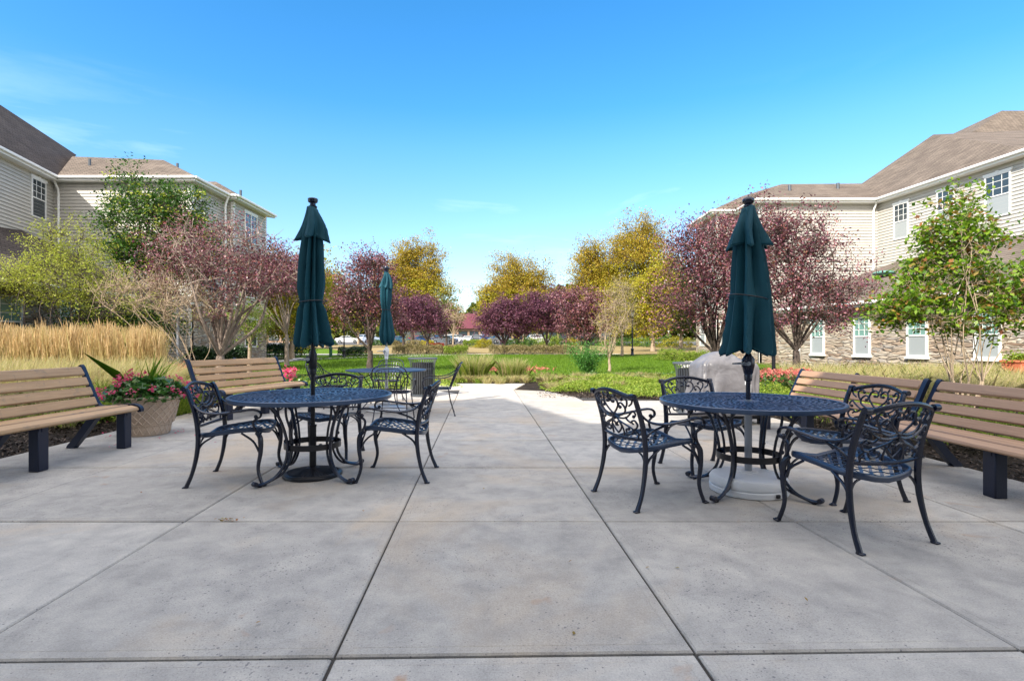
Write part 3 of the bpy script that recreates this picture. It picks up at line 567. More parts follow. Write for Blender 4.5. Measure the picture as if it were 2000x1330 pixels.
# ------------------------------------------------------------------ far table + wire chairs
t=empty('patio_table',(*TF,0),0,'plain round table with thin wire legs near the lawn','table')
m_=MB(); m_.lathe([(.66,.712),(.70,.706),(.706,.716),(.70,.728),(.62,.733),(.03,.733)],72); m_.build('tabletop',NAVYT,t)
for q in range(4):
    a=R(40)+q*PI/2; T=Matrix.Rotation(a,4,'Z'); m_=MB(); m_.tube([T@Vector(p) for p in cr([(.55,0,.71),(.42,0,.60),(.30,0,.40),(.34,0,.2),(.52,0,.012)],5)],.009,7); m_.tube([T@Vector(p) for p in cr([(.42,0,.60),(.30,0,.66),(.22,0,.71)],4)],.007,6); m_.build('leg',NAVY,t)
m_=MB(); m_.tube([(.31*math.cos(2*PI*k/32),.31*math.sin(2*PI*k/32),.40) for k in range(33)],.008,6,cap=False); m_.build('leg_ring',NAVY,t)
def make_wire():
    root=empty('wire_chair',(0,0,0)); r=.0095
    m_=MB()
    rim=[(.235*math.copysign(abs(math.cos(a))**.6,math.cos(a)),.225*math.copysign(abs(math.sin(a))**.6,math.sin(a)),.44) for a in [2*PI*k/40 for k in range(41)]]
    m_.tube(rim,.010,6,cap=False)
    for i in range(-11,12):
        c=i*.02; m_.tube([(c,-.22*math.sqrt(max(.05,1-(c/.25)**4)),.44),(c,0,.432),(c,.22*math.sqrt(max(.05,1-(c/.25)**4)),.44)],.003,4); m_.tube([(-.225*math.sqrt(max(.05,1-(c/.25)**4)),c,.44),(0,c,.432),(.225*math.sqrt(max(.05,1-(c/.25)**4)),c,.44)],.003,4)
    m_.build('seat',NAVY,root)
    def bk(u,z): 
        t_=(z-.44)/.44; return (u,-.225-.16*t_-.05*(1-(u/.27)**2)*t_,z)
    m_=MB(); m_.tube(cr([bk(-.22,.44),bk(-.255,.60),bk(-.262,.74),bk(-.20,.84),bk(0,.875),bk(.20,.84),bk(.262,.74),bk(.255,.60),bk(.22,.44)],6),r,7)
    m_.tube(cr([bk(-.20,.47),bk(-.22,.62),bk(-.21,.74),bk(-.15,.80),bk(0,.82),bk(.15,.80),bk(.21,.74),bk(.22,.62),bk(.20,.47)],6),.006,6)
    for i in range(-3,4): u=i*.052; m_.tube([bk(u*.9,.46),bk(u*1.05,.62),bk(u,.805-abs(i)*.006)],.0045,5)
    for z in (.50,.70): m_.tube([bk(u,z) for u in np.linspace(-.215,.215,9)],.0055,5)
    m_.build('backrest',NAVY,root)
    for sx in (-1,1):
        m_=MB(); m_.tube(cr([bk(sx*.258,.74),(sx*.29,-.22,.66),(sx*.30,-.05,.625),(sx*.30,.12,.635),(sx*.295,.21,.60),(sx*.28,.22,.52),(sx*.24,.20,.44)],6),r*.95,7); m_.build('armrest',NAVY,root)
        for y0,y1,y2 in ((-.20,-.23,-.30),(.20,.225,.26)):
            m_=MB(); m_.tube(cr([(sx*.225,y0,.44),(sx*.24,y1,.25),(sx*.26,y2,.01)],5),r,7); m_.ball((sx*.26,y2,.012),.015,8); m_.build('leg',NAVY,root)
    for y_ in (-.23,.225): m_=MB(); m_.tube([(-.24,y_,.22),(.24,y_,.22)],.006,5); m_.build('stretcher',NAVY,root)
    return root
WC=[(-1.83,8.28,90,'black wire chair in front of the far plain table, its back to the viewer'),
 (-1.27,8.95,188,'black wire chair right of the far plain table, facing left'),
 (-3.15,9.35,-8,'black wire chair left of the far plain table, half hidden by the pole'),
 (-2.52,10.75,-90,'black wire chair behind the far plain table, only its top hoop showing')]
wp=make_wire()
for i,(x,y,a,lab) in enumerate(WC):
    o=wp if i==0 else copy_tree(wp); o.location=(x,y,0); o.rotation_euler=(0,0,R(a-90)); tag(o,lab,'chair','wire chairs around the far table')
# ------------------------------------------------------------------ trash cans
def make_can():
    root=empty('trash_can',(0,0,0)); h=.86
    m_=MB()
    for k in range(34):
        a=2*PI*k/34; T=Matrix.Rotation(a,4,'Z')
        m_.tube([T@Vector(p) for p in cr([(.265,0,.05),(.268,0,.35),(.270,0,.62),(.285,0,.76),(.325,0,.845)],4)],.012,4,flat=(.35,1.25),up=(1,0,0))
    m_.build('slat_body',CANM,root)
    m_=MB(); m_.lathe([(.31,.838),(.335,.842),(.338,.858),(.325,.868),(.305,.858),(.31,.838)],40,cap=False); m_.lathe([(.262,.60),(.258,.60),(.258,.64),(.262,.64),(.262,.60)],32,cap=False); m_.build('rim',CANM,root)
    m_=MB(); m_.lathe([(.27,.0),(.275,.01),(.275,.05),(.25,.055)],40); m_.build('base_ring',CANM,root)
    m_=MB(); m_.lathe([(.235,.055),(.240,.76),(.225,.76),(.22,.07)],32,cap=True); m_.build('liner',CANIN,root)
    return root
c1=make_can(); c1.location=(-2.03,12.1,0); tag(c1,'slatted metal trash can behind the far table beside the lawn','trash can','slatted trash cans')
c2=copy_tree(c1); c2.location=(3.12,9.2,0); tag(c2,'slatted metal trash can half hidden behind the covered grill','trash can','slatted trash cans')
# ------------------------------------------------------------------ grill under a cover
def grill():
    root=empty('covered_grill',(3.22,8.05,0),R(6),'barbecue grill hidden under a wrinkled grey cover beside the trash can','grill')
    m_=MB(); n=96; rows=[]
    from mathutils import noise as ns
    lv=[(.14,1.0),(.20,.995),(.32,.985),(.45,.98),(.58,.98),(.70,.975),(.80,.97),(.86,.955),(.905,.92)]
    def sec(hx0,hx1,hy,z,e=.32,topf=0):
        out=[]
        for k in range(n):
            a=2*PI*k/n; ca,sa=math.cos(a),math.sin(a)
            x=math.copysign(abs(ca)**e,ca); y=math.copysign(abs(sa)**e,sa)
            x=x*(hx1 if x>0 else hx0); y=y*hy
            rg=lambda v:1-2*abs(ns.noise(v))
            fold=.030*rg(Vector((x*2.6,y*2.6+z*.8,z*1.0)))+.020*math.sin(a*15+z*4+2*ns.noise(Vector((x*3,y*3,z))))*(1.05-z)+.022*rg(Vector((x*6+z*4,y*6,z*3.5)))-.03+.055*max(0,1.02-z)*max(0,math.cos(a*8+1.6*math.sin(z*4)))**3-.04*math.exp(-((x-y*.4-.15-(z-.8)*.5)/.05)**2)
            s=1+fold*3.2; out.append((x*s,y*s,z+ (.012*ns.noise(Vector((x*7,y*7,2))))))
        return out
    for z,s in lv: rows.append(sec(.49*s,.45*s,.30*s,z))
    V=[p for r_ in rows for p in r_]
    # hood: shift and rise towards the left (lid), shelf sagging on the right
    top=[]
    for i,(sx,zz) in enumerate(((.86,.935),(.74,.965),(.60,1.00),(.45,1.03),(.28,1.045),(.10,1.05),(.01,1.05))):
        r_=sec(.48*sx,.42*sx,.28*sx,zz,.5)
        o=[]
        for (x,y,z) in r_:
            hood=1/(1+math.exp((x-.22)*14)); zz2=.905+(z-.905)*hood*1.2+ (1-hood)*.008*ns.noise(Vector((x*9,y*9,0)))*3
            zz2+= -.03*(1-hood)*(1-sx)
            o.append((x-.04*(1-sx),y,zz2))
        top.append(o)
    V+= [p for r_ in top for p in r_]; N=len(rows)+len(top)
    Fc=[(i*n+k,i*n+(k+1)%n,(i+1)*n+(k+1)%n,(i+1)*n+k) for i in range(N-1) for k in range(n)]+[tuple((N-1)*n+k for k in range(n))]
    m_.add(V,Fc); o=m_.build('cover',COVER,root,ang=180); md=o.modifiers.new('s','SUBSURF'); md.levels=1; md.render_levels=1
    g=MB(); g.box((0,0,.12),(1.0,.5,.08),bev=.01)
    g.box((-.43,-.2,.05),(.05,.05,.10)); g.box((.43,-.2,.05),(.05,.05,.10)); g.box((.43,.2,.05),(.05,.05,.10)); g.box((-.43,.2,.05),(.05,.05,.10)); g.build('cart_frame',BLACKM,root)
    for sx in (-.45,.45):
        w_=MB(); w_.tube([(sx-.02,-.24,.055),(sx+.02,-.24,.055)],.055,16); w_.build('wheel',CANIN,root)
    tg=MB(); tg.box((.16,-.345,.62),(.075,.006,.05),rz=.05); tg.box((.20,-.345,.54),(.03,.006,.12),rz=.05); tg.build('care_tag',WHITEP,root)
    return root
grill()
# ------------------------------------------------------------------ benches (local: x along the bench, +y = front)
def bench(p_front,axis_deg,L,sup,zs,mat,label,front_dir):
    # p_front: centre of front leg line on ground ; axis angle ; front_dir +1/-1
    root=empty('slatted_bench',(p_front[0],p_front[1],0),R(axis_deg),label,'bench','benches round the patio')
    root.scale=(1,1,zs)
    f=front_dir
    fr=MB
    def T(pts): return [(p[0],p[1]*f,p[2]) for p in pts]
    xs=np.linspace(-sup/2,sup/2,3)
    for x in (xs[0],xs[1],xs[2]):
        m_=MB(); m_.box((x,-.045*f,.205),(.115,.10,.41),bev=.008); m_.build('leg',NAVYB,root)
        m_=MB(); m_.tube([(x,*q) for q in [(p[1]*f,p[2]) for p in cr([(0,-.36,.38),(0,-.44,.27),(0,-.54,.13),(0,-.63,.02),(0,-.64,.0)],5)]],[.075,.070,.066,.068,.07],4,flat=(.75,.8),up=(1,0,0)); m_.build('leg',NAVYB,root)
        m_=MB(); m_.box((x,-.20*f,.395),(.05,.42,.05)); m_.build('seat_bearer',NAVYB,root)
    sr=cr([(0,.045,.395),(0,.03,.445),(0,-.05,.468),(0,-.25,.455),(0,-.40,.450),(0,-.455,.475),(0,-.50,.56),(0,-.575,.74),(0,-.640,.90),(0,-.665,.935)],6)
    for sx in (-1,1):
        x=sx*L/2; m_=MB(); m_.tube([(x,p[1]*f,p[2]) for p in sr],.034,4,flat=(1.15,.85),up=(1,0,0))
        m_.build('end_frame',NAVYB,root)
    m_=MB()
    for x in (xs[1],): m_.tube([(x,p[1]*f-.03*f,p[2]-.0) for p in sr[24:]],.025,4,up=(1,0,0))
    m_.build('centre_frame',NAVYB,root)
    def slat(cy,cz,wd,th,ang,bev=.012):
        M=Matrix.Translation((0,cy*f,cz))@Matrix.Rotation(ang*f,4,'X'); q=MB(); q.box(None,(L-.05,wd,th),mat=M,bev=bev); return q
    # seat: rounded nosing plus planks
    q=slat(-.005,.442,.12,.046,R(-16),.02); 
    for cy,cz in ((-.125,.462),(-.235,.458),(-.345,.452)):
        q2=slat(cy,cz,.104,.036,R(2)); q.add(q2.v,q2.f)
    q.build('seat',mat,root)
    q=None
    for t0,w_ in ((.525,.105),(.64,.105),(.755,.105),(.872,.118)):
        z=t0; y=-.475-(z-.50)*.44
        q2=slat(y+.02,z,w_,.036,R(-66.5+ (0 if z<.8 else 6)),.012 if z<.8 else .017)
        if q is None: q=q2
        else: q.add(q2.v,q2.f)
    q.build('backrest',mat,root)
    return root
bench((-4.40,5.0),90,2.5,2.2,1.0,WOOD1,'weathered tan slatted bench at the left edge, in front of the golden grass',-1)
b2=(-4.16,9.05); bench(b2,74,1.95,1.6,1.0,WOOD1,'sunlit tan slatted bench beyond the left table, beside the basket weave pot',-1)
bench((3.565,6.5),94,2.1,1.9,.88,WOOD2,'brown slatted bench by the covered grill, its far corner in sunlight',1)
bench((3.72,4.15),91,2.5,2.1,.88,WOOD2,'brown slatted bench at the right edge, nearest the viewer on that side',1)
# fix facing of benches: local +y*f must look towards the patio centre
for o in [o for o in bpy.data.objects if o.name.startswith('slatted_bench')]:
    pass
# ------------------------------------------------------------------ basket-weave pot with flowers
def pot():
    x,y=G(272,851); root=empty('flower_pot',(x,y+.15,0),0,'tan basket weave pot of pink begonias beside the left bench','flower pot'); root.scale=(1.13,1.13,1.03)
    m_=MB(); m_.lathe([(.215,.0),(.225,.01),(.235,.10),(.242,.13),(.262,.15),(.325,.44),(.345,.47),(.335,.48),(.30,.47),(.29,.43)],64)
    for sg in (1,-1):
        for k in range(22):
            a0=2*PI*k/22; pts=[]
            for i in range(10):
                z=.15+.29*i/9; r=.262+.063*i/9+.002; a=a0+sg*i/9*.75; pts.append((r*math.cos(a),r*math.sin(a),z))
            m_.tube(pts,.0085,5)
            pts=[((.228+.012*i/4)*math.cos(a0+sg*i/4*.2),(.228+.012*i/4)*math.sin(a0+sg*i/4*.2),.02+.105*i/4) for i in range(5)]; m_.tube(pts,.007,5)
    m_.build('pot_body',CLAY,root)
    m_=MB(); m_.tube([((.345+.006*math.cos(k*2.1))*math.cos(2*PI*k/120),(.345+.006*math.cos(k*2.1))*math.sin(2*PI*k/120),.475+.006*math.sin(k*2.1)) for k in range(121)],.022,8,cap=False); m_.tube([(.246*math.cos(2*PI*k/40),.246*math.sin(2*PI*k/40),.138) for k in range(41)],.011,6,cap=False); m_.build('rim',CLAY,root)
    m_=MB(); m_.lathe([(.29,.42),(.2,.44),(.01,.45)],24); m_.build('soil',SOIL,root)
    N=900; C=rng.normal(size=(N,3)); C=nrm(C)*rng.uniform(.5,1,(N,1))**.5; C[:,2]=np.abs(C[:,2]); C*=np.array([.44,.42,.30]); C[:,2]+=.44
    npmesh('foliage',leafquads(C,.085,.06,up=.7),4,L_BEG,root)
    C=[]
    for _ in range(30):
        d=nrm(rng.normal(size=(1,3)))[0]; d[2]=abs(d[2])*.9+.05; c=d*np.array([.47,.45,.36])+np.array([0,0,.45])
        C.append(c+rng.normal(size=(14,3))*.024)
    npmesh('blossoms',leafquads(np.concatenate(C),.036,.03,up=.2),4,L_PINK,root)
    P=rng.normal(size=(24,3))*.07; P[:,2]=.45; d=np.stack([rng.uniform(-.8,1.2,24),rng.uniform(-.6,.6,24),np.zeros(24)],1)
    npmesh('spike_leaves',blades(P,.62,.022,.75,.3,d,.1),6,L_MAPLE,root)
pot()
# ------------------------------------------------------------------ vegetation helpers
LD=1.6
def tree(name,label,cat,x,y,h,lobes,mat,bark,nl,ls,trunk_r,fork,nlimb,clump=.35,ncl=60,bare=0.0,group=None,seed=1,droop=0,stems=1,lw=.55,extra=None,twig=.011,lean=(0,0)):
    g=np.random.default_rng(seed); rd=random.Random(seed); z0=gz(y)-.03
    root=empty(name,(x,y,z0),0,label,cat,group)
    lobes=np.array(lobes,float); ncl=int(ncl*1.5); nl=int(nl*LD)
    vol=(lobes[:,3]*lobes[:,4]*lobes[:,5]); pr=vol/vol.sum()
    idx=g.choice(len(lobes),ncl,p=pr); d=nrm(g.normal(size=(ncl,3))); rr=g.uniform(.25,1.0,(ncl,1))**.55
    cc_=lobes[idx,:3]+d*rr*lobes[idx,3:6]
    mb=MB(); segs=[]
    ST=[]
    for s_ in range(stems):
        if stems>1:
            a=2*PI*s_/stems+rd.uniform(-.3,.3); bx,by=.07*math.cos(a),.07*math.sin(a); fx,fy=fork*.32*math.cos(a),fork*.32*math.sin(a)
        else: bx=by=0; fx,fy=lean
        tp=cr([(bx,by,0),(bx+(fx-bx)*.3+rd.uniform(-.03,.03),by+(fy-by)*.3,fork*.35),(bx+(fx-bx)*.6,by+(fy-by)*.6+rd.uniform(-.03,.03),fork*.7),(fx,fy,fork)],4)
        mb.tube(tp,[trunk_r*1.35/stems**.5,trunk_r/stems**.5,trunk_r*.85/stems**.5],9); ST.append((Vector((fx,fy,fork)),))
    # limbs
    far=cc_[np.argsort(-np.linalg.norm(cc_-np.array([0,0,fork]),axis=1))]
    ends=[]
    for e in far:
        if all(np.linalg.norm(e-q)>clump*2.0 for q in ends): ends.append(e)
        if len(ends)>=nlimb: break
    for e in ends:
        s0=min(ST,key=lambda s:(s[0]-Vector(e)).length)[0]; e=Vector(e); L_=(e-s0).length
        m1=s0.lerp(e,.33)+Vector((rd.uniform(-.11,.11)*L_,rd.uniform(-.11,.11)*L_,rd.uniform(-.02,.10)*L_)); m2=s0.lerp(e,.68)+Vector((rd.uniform(-.09,.09)*L_,rd.uniform(-.09,.09)*L_,rd.uniform(-.02,.08)*L_))
        pts=cr([s0,m1,m2,e],5); tr=trunk_r*.42/stems**.4
        mb.tube(pts,[tr,tr*.7,tr*.42,twig*.7],7)
        segs+=[(p,i/len(pts)) for i,p in enumerate(pts)]
    SP=np.array([list(p) for p,_ in segs])
    tw=[]
    for c in cc_:
        dd=np.linalg.norm(SP-c,axis=1)+ .25*np.maximum(0,SP[:,2]-c[2]); j=int(np.argmin(dd)); p=Vector(SP[j]); c_=Vector(c)
        mid=p.lerp(c_,.5)+Vector([rd.uniform(-.1,.1)*(c_-p).length for _ in range(3)])
        pts=cr([p,mid,c_],3); mb.tube(pts,[twig*1.6,twig,twig*.45],5)
        for _ in range(4 if bare<=0 else 6):
            e=c_+Vector([rd.gauss(0,1)*clump*.85 for _ in range(3)])+Vector((0,0,clump*.35)); mb.tube([c_.lerp(p,rd.uniform(0,.5)),c_.lerp(e,.6)+Vector([rd.gauss(0,.1)*clump for _ in range(3)]),e],[twig*.7,twig*.5,twig*.25],4); tw.append(e)
    mb.build('trunk',bark,root)
    keep=g.uniform(size=ncl)>=bare
    src=np.concatenate([cc_[keep]]+([np.array([list(t_) for i,t_ in enumerate(tw) if keep[i//(4 if bare<=0 else 6)]])] if tw else []))
    wts=g.uniform(.3,1.7,len(src)); k=g.choice(len(src),nl,p=wts/wts.sum())
    off=g.normal(size=(nl,3))*clump*.42*np.array([1.1,1.1,.75]); C=src[k]+off
    if extra:
        m2,fr_,zf=extra; sel=(C[:,2]>np.quantile(C[:,2],1-zf)) if zf>0 else (k%7<7*fr_)
        sel=sel&(g.uniform(size=nl)<(fr_ if zf>0 else 1))
        npmesh('crown_tips',leafquads(C[sel],ls,ls*lw,droop=droop,g=g),4,m2,root); C=C[~sel]
    npmesh('crown',leafquads(C,ls,ls*lw,droop=droop,g=g),4,mat,root)
    return root
def shrub(name,label,cat,x,y,r,mat,n,ls,group=None,z=None,kind=None,up=.4,lw=.5):
    z0=gz(y)-.03 if z is None else z; root=empty(name,(x,y,z0),0,label,cat,group)
    C=nrm(rng.normal(size=(n,3))); C[:,2]=np.abs(C[:,2]); bumpy=1+.14*np.sin(C[:,:1]*7+x)+.12*np.sin(C[:,1:2]*9+y)+.08*np.sin(C[:,2:3]*11)
    C=C*bumpy*rng.uniform(.72,1.03,(n,1))*np.array(r); C[:,2]+=.02
    npmesh('foliage',leafquads(C,ls,ls*lw,up=up),4,mat,root)
    m_=MB()
    for k in range(5): a=k*1.3; m_.tube([(0,0,0),(r[0]*.5*math.cos(a),r[1]*.5*math.sin(a),r[2]*.6)],[.02,.008],5)
    m_.build('stem',BARKD,root); return root
def hedge(label,x0,y0,x1,y1,w,h,mat,n,ls,cat='hedge',z=None):
    L_=math.hypot(x1-x0,y1-y0); a=math.atan2(y1-y0,x1-x0); zz=gz((y0+y1)/2)-.03
    root=empty('hedge',((x0+x1)/2,(y0+y1)/2,zz),a,label,cat)
    u=rng.uniform(-1,1,n); th=rng.uniform(0,PI,n); e=.6
    yy=np.sign(np.cos(th))*np.abs(np.cos(th))**e*w/2; zz_=np.abs(np.sin(th))**e*h
    wob=1+.09*np.sin(u*L_*1.6)+.07*np.sin(u*L_*3.7+1)+.05*rng.normal(size=n); sc_=rng.uniform(.75,1.02,n)
    C=np.stack([u*L_/2,yy*wob*sc_,zz_*wob*sc_+.03],1)
    npmesh('foliage',leafquads(C,ls,ls*.6),4,mat,root)
    m_=MB()
    for k in range(max(2,int(L_/.8))): xx=-L_/2+.4+k*.8; m_.tube([(xx,0,0),(xx+.1,0,h*.7)],[.03,.012],5)
    m_.build('stem',BARKD,root); return root
def stuff(name,V,k,mat,label,cat): return tag(npmesh(name,V,k,mat),label,cat,kind='stuff')
# ---- trees
def P2(px,D): return ((px-1000)*D/F,D)
def zc(py,D): return H+(HY-py)*D/F
# near left plum, partly bare
x,y=P2(430,15.5)
tree('plum_tree','half bare purple leaf plum tree in the left bed behind the sunlit bench','tree',x,y,5,[(-.2,0,3.9,2.0,1.5,.75),(-1.25,0,3.0,.9,.9,.75),(1.5,.2,3.2,.95,1.2,.8),(.2,.0,3.1,1.2,1.2,.8),(.0,-.3,2.3,.8,.8,.5)],L_PLUM,BARKG,8200,.075,.13,.85,17,.30,105,bare=.32,seed=3,twig=.013)
x,y=P2(375,15.0)
tree('shrub_tree','bare twiggy grey branches spreading left of the half bare plum','tree',x,y,3.6,[(-1.1,0,2.55,1.6,.9,.55),(-.2,0,2.2,1.0,.8,.5)],L_LIME,BARKT,500,.05,.05,.5,14,.32,95,bare=.7,seed=33,twig=.009,stems=3)
x,y=P2(300,21)
tree('green_tree','tall green tree rising in front of the cream siding of the left building','tree',x,y,8,[(0,0,5.6,2.0,1.6,1.7),(-.5,0,7.0,1.0,1.0,1.1),(1.2,0,6.5,1.1,1.0,.9),(-1.0,0,4.6,1.0,1.0,1.0),(1.4,0,4.6,1.3,1.2,1.3)],L_GREEN,BARKD,15000,.12,.13,1.9,14,.36,150,seed=5,extra=(L_LIME,.10,.0))
x,y=P2(140,17)
tree('lime_tree','lime yellow feathery tree behind the golden grass on the left','tree',x,y,5.4,[(-.2,0,3.2,2.1,1.2,.9),(-.1,0,4.3,.9,.8,.75),(-1.6,0,3.0,1.1,.8,.45),(1.0,0,2.5,1.3,.9,.6)],L_LIME,BARKD,11000,.085,.07,.9,16,.30,150,seed=8,stems=3,droop=.25,lw=.32)
x,y=P2(215,18.5); tree('green_shrub_tree','low green tree beneath the lime yellow tree by the stone wing','tree',x,y,3,[(0,0,1.6,2.2,1.0,.85),(1.3,0,1.7,1.2,.8,.7)],L_GREEN,BARKD,7000,.11,.05,.5,10,.34,70,seed=9,stems=3)
x,y=P2(560,27); tree('plum_tree','purple plum tree at the corner of the left building, behind the black based table pole','tree',x,y,6,[(-.3,0,4.6,1.5,1.3,1.0),(.6,0,4.4,1.2,1.1,.8),(-1.4,0,4.2,.9,.9,.6)],L_PLUM,BARKG,7000,.11,.10,1.6,11,.38,85,seed=12,bare=.2,twig=.014)
x,y=P2(570,36); tree('yellow_tree','yellow green tree between the left building and the near umbrella','tree',x,y,8,[(0,0,4.2,2.6,2,1.6),(.8,0,5.8,1.5,1.4,1.1),(-.6,0,2.6,2.3,1.7,1.1)],L_GOLD,BARKT,10000,.19,.16,1.2,12,.6,90,seed=13,extra=(L_YELLOW,.5,.4))
x,y=P2(723,22); tree('plum_tree','purple plum tree between the two left umbrellas with a bare dark trunk','tree',x,y,5.2,[(-.2,0,3.6,1.15,1.1,1.1),(-.7,0,2.6,.8,.9,.8),(.5,0,2.7,.8,.9,.75),(-.2,0,4.5,.9,.9,.55)],L_PLUM,BARKD,7500,.10,.12,.9,14,.34,90,seed=14,bare=.2,twig=.013)
x,y=P2(835,44); tree('plum_tree','small purple plum tree just right of the slim far umbrella','tree',x,y,5.2,[(-.6,0,3.4,1.7,1.6,1.1),(.6,0,2.6,1.3,1.3,.8),(-1.3,0,3.9,1,1,.6)],L_PLUM2,BARKD,6500,.17,.13,1.0,9,.45,60,seed=15)
x,y=P2(788,46); tree('plum_tree','purple plum tree whose crown shows right behind the slim far umbrella','tree',x,y,5.4,[(0,0,3.1,1.3,1.4,1.1)],L_PLUM2,BARKD,3200,.17,.12,1.3,8,.45,50,seed=16)
x,y=P2(985,45); tree('plum_tree','low purple plum tree in the middle, left of the broad one behind the hedge','tree',x,y,4.6,[(0,0,3.0,2.2,1.8,1.0),(.2,0,4.0,1.3,1.2,.7),(-1.1,0,2.2,1.3,1.2,.7),(1.0,0,2.1,1.3,1.2,.7)],L_PLUM2,BARKD,9500,.16,.16,.8,10,.42,80,seed=17)
x,y=P2(1068,46); tree('plum_tree','broad purple plum tree right of centre behind the long hedge','tree',x,y,5.5,[(0,0,4.1,2.1,1.8,1.3),(-.6,0,2.6,1.8,1.4,1.0),(1.5,0,3.0,1.5,1.4,1.3),(-1.4,0,4.3,1.0,1.0,.8)],L_PLUM2,BARKD,10500,.16,.15,.8,10,.42,90,seed=18)
x,y=P2(1147,37); tree('plum_tree','purple plum tree with a few bare twigs standing behind the green juniper','tree',x,y,5,[(-.2,0,3.5,1.6,1.4,1.2),(.4,0,2.3,1.2,1.2,1.1),(-1.0,0,2.3,1.1,1.1,.9),(-1.2,0,3.8,.9,.9,.7)],L_PLUM,BARKD,8500,.14,.13,.7,11,.38,80,seed=19,bare=.12)
x,y=P2(1190,22.5); tree('bare_tree','slender nearly bare tree with pale branches at the front of the lawn','tree',x,y,3.6,[(.1,0,2.2,.75,.6,.9),(.2,0,3.1,.5,.5,.55),(.1,0,1.6,.5,.5,.4)],L_GOLD,BARKT,900,.06,.055,.55,12,.24,60,seed=20,bare=.6,twig=.009)
x,y=P2(885,60); tree('bare_tree','leafless pale tree in front of the maroon roofed building','tree',x,y,6,[(0,0,4,1.6,1.3,1.4)],L_GOLD,BARKT,160,.12,.08,1.5,10,.5,30,seed=21,bare=.9,twig=.02)
for (px,D,s,lab,sd) in ((805,84,1.0,'golden brown tree behind the slim far umbrella',22),(1010,86,.93,'golden brown tree in the centre above the purple trees',23),(1165,80,1.0,'golden brown tree right of centre with a notched top',24),(1245,78,1.12,'tallest golden brown tree just left of the big purple plum',25)):
    x,y=P2(px,D)
    lob=[(0,0,10.5*s,5.2*s,4.5,2.9*s),(.8*s,0,14.0*s,3.2*s,2.9,1.9*s),(-2.8*s,0,7.0*s,3.6*s,3.4,2.4*s),(3.0*s,0,7.4*s,3.8*s,3.4,2.4*s),(0,0,4.6*s,5*s,4,1.7*s),(-2.6*s,0,12.5*s,1.8,1.8,1.3*s)]
    if px==1165: lob=[(0,0,9*s,3.4,3.2,2.8*s),(-.8,0,13.3*s,2.2,2.2,1.7*s),(-3,0,9.5*s,1.6,1.5,1.1),(1.8,0,5.5*s,3.4,3,2*s),(-1.8,0,5*s,3.2,3,1.8)]
    if px==1010: lob=[(0,0,8.6*s,5.6,4.5,2.6*s),(-.8,0,12.2*s,3.0,2.7,1.7*s),(2.6,0,11.4*s,2.2,2.2,1.6*s),(-4.2,0,7*s,2.2,2,1.5),(0,0,4.6*s,5.4,4,1.8)]
    tree('golden_tree',lab,'tree',x,y,16,lob,L_GOLD,BARKD,38000,.27,.28,3.2,18,1.2,140,seed=sd,extra=(L_GOLDT,.8,.38),twig=.05,group='golden trees beyond the car park verge')
x,y=P2(1275,52); tree('yellow_tree','bright yellow green tree between the tallest golden tree and the big plum','tree',x,y,9,[(0,0,5.5,2.3,2,2.4),(-.8,0,3.2,2.3,2,1.6),(.8,0,8,1.2,1.2,1.0)],L_YELLOW,BARKT,9000,.26,.2,1.4,12,.7,90,seed=26,extra=(L_GOLD,.7,.0))
x,y=P2(1215,40); tree('pale_tree','pale leaning young tree beside the far lamp post','tree',x,y,6,[(0,0,3.6,1.2,1.2,1.5),(0,0,5.1,.7,.7,.8)],L_TANH,BARKT,2600,.13,.09,1.6,9,.45,50,seed=27,bare=.2)
# right plums
x,y=P2(1398,19); tree('plum_tree','big purple plum tree left of the white based umbrella','tree',x,y,7,[(0,0,3.9,1.7,1.6,1.7),(-1.0,0,3.2,1.5,1.3,1.3),(.3,0,5.0,1.0,1.1,.9),(-.9,0,4.5,1.0,1.1,.9),(-1.3,0,2.1,1.1,1.1,.8),(1.0,0,2.5,1.2,1.2,.9),(.9,0,4.2,1.0,1.1,1.0)],L_PLUM,BARKD,13500,.095,.12,.8,17,.36,170,seed=28,bare=.08)
x,y=P2(1555,16); tree('plum_tree','wide purple plum tree right of the white based umbrella, before the cream siding','tree',x,y,6,[(-.5,0,3.6,1.3,1.2,1.3),(-1.1,0,4.6,.8,.9,.7),(1.35,0,2.75,1.15,1.1,.65),(.2,0,4.2,1.0,1.0,.7),(1.2,0,2.1,1.25,1.1,.5),(-.5,0,2.2,1.4,1.1,.7),(-1.3,0,3.2,.9,.9,1.2),(.9,0,3.6,.6,.6,.5)],L_PLUM,BARKD,12000,.085,.11,1.0,16,.32,160,seed=29,bare=.14)
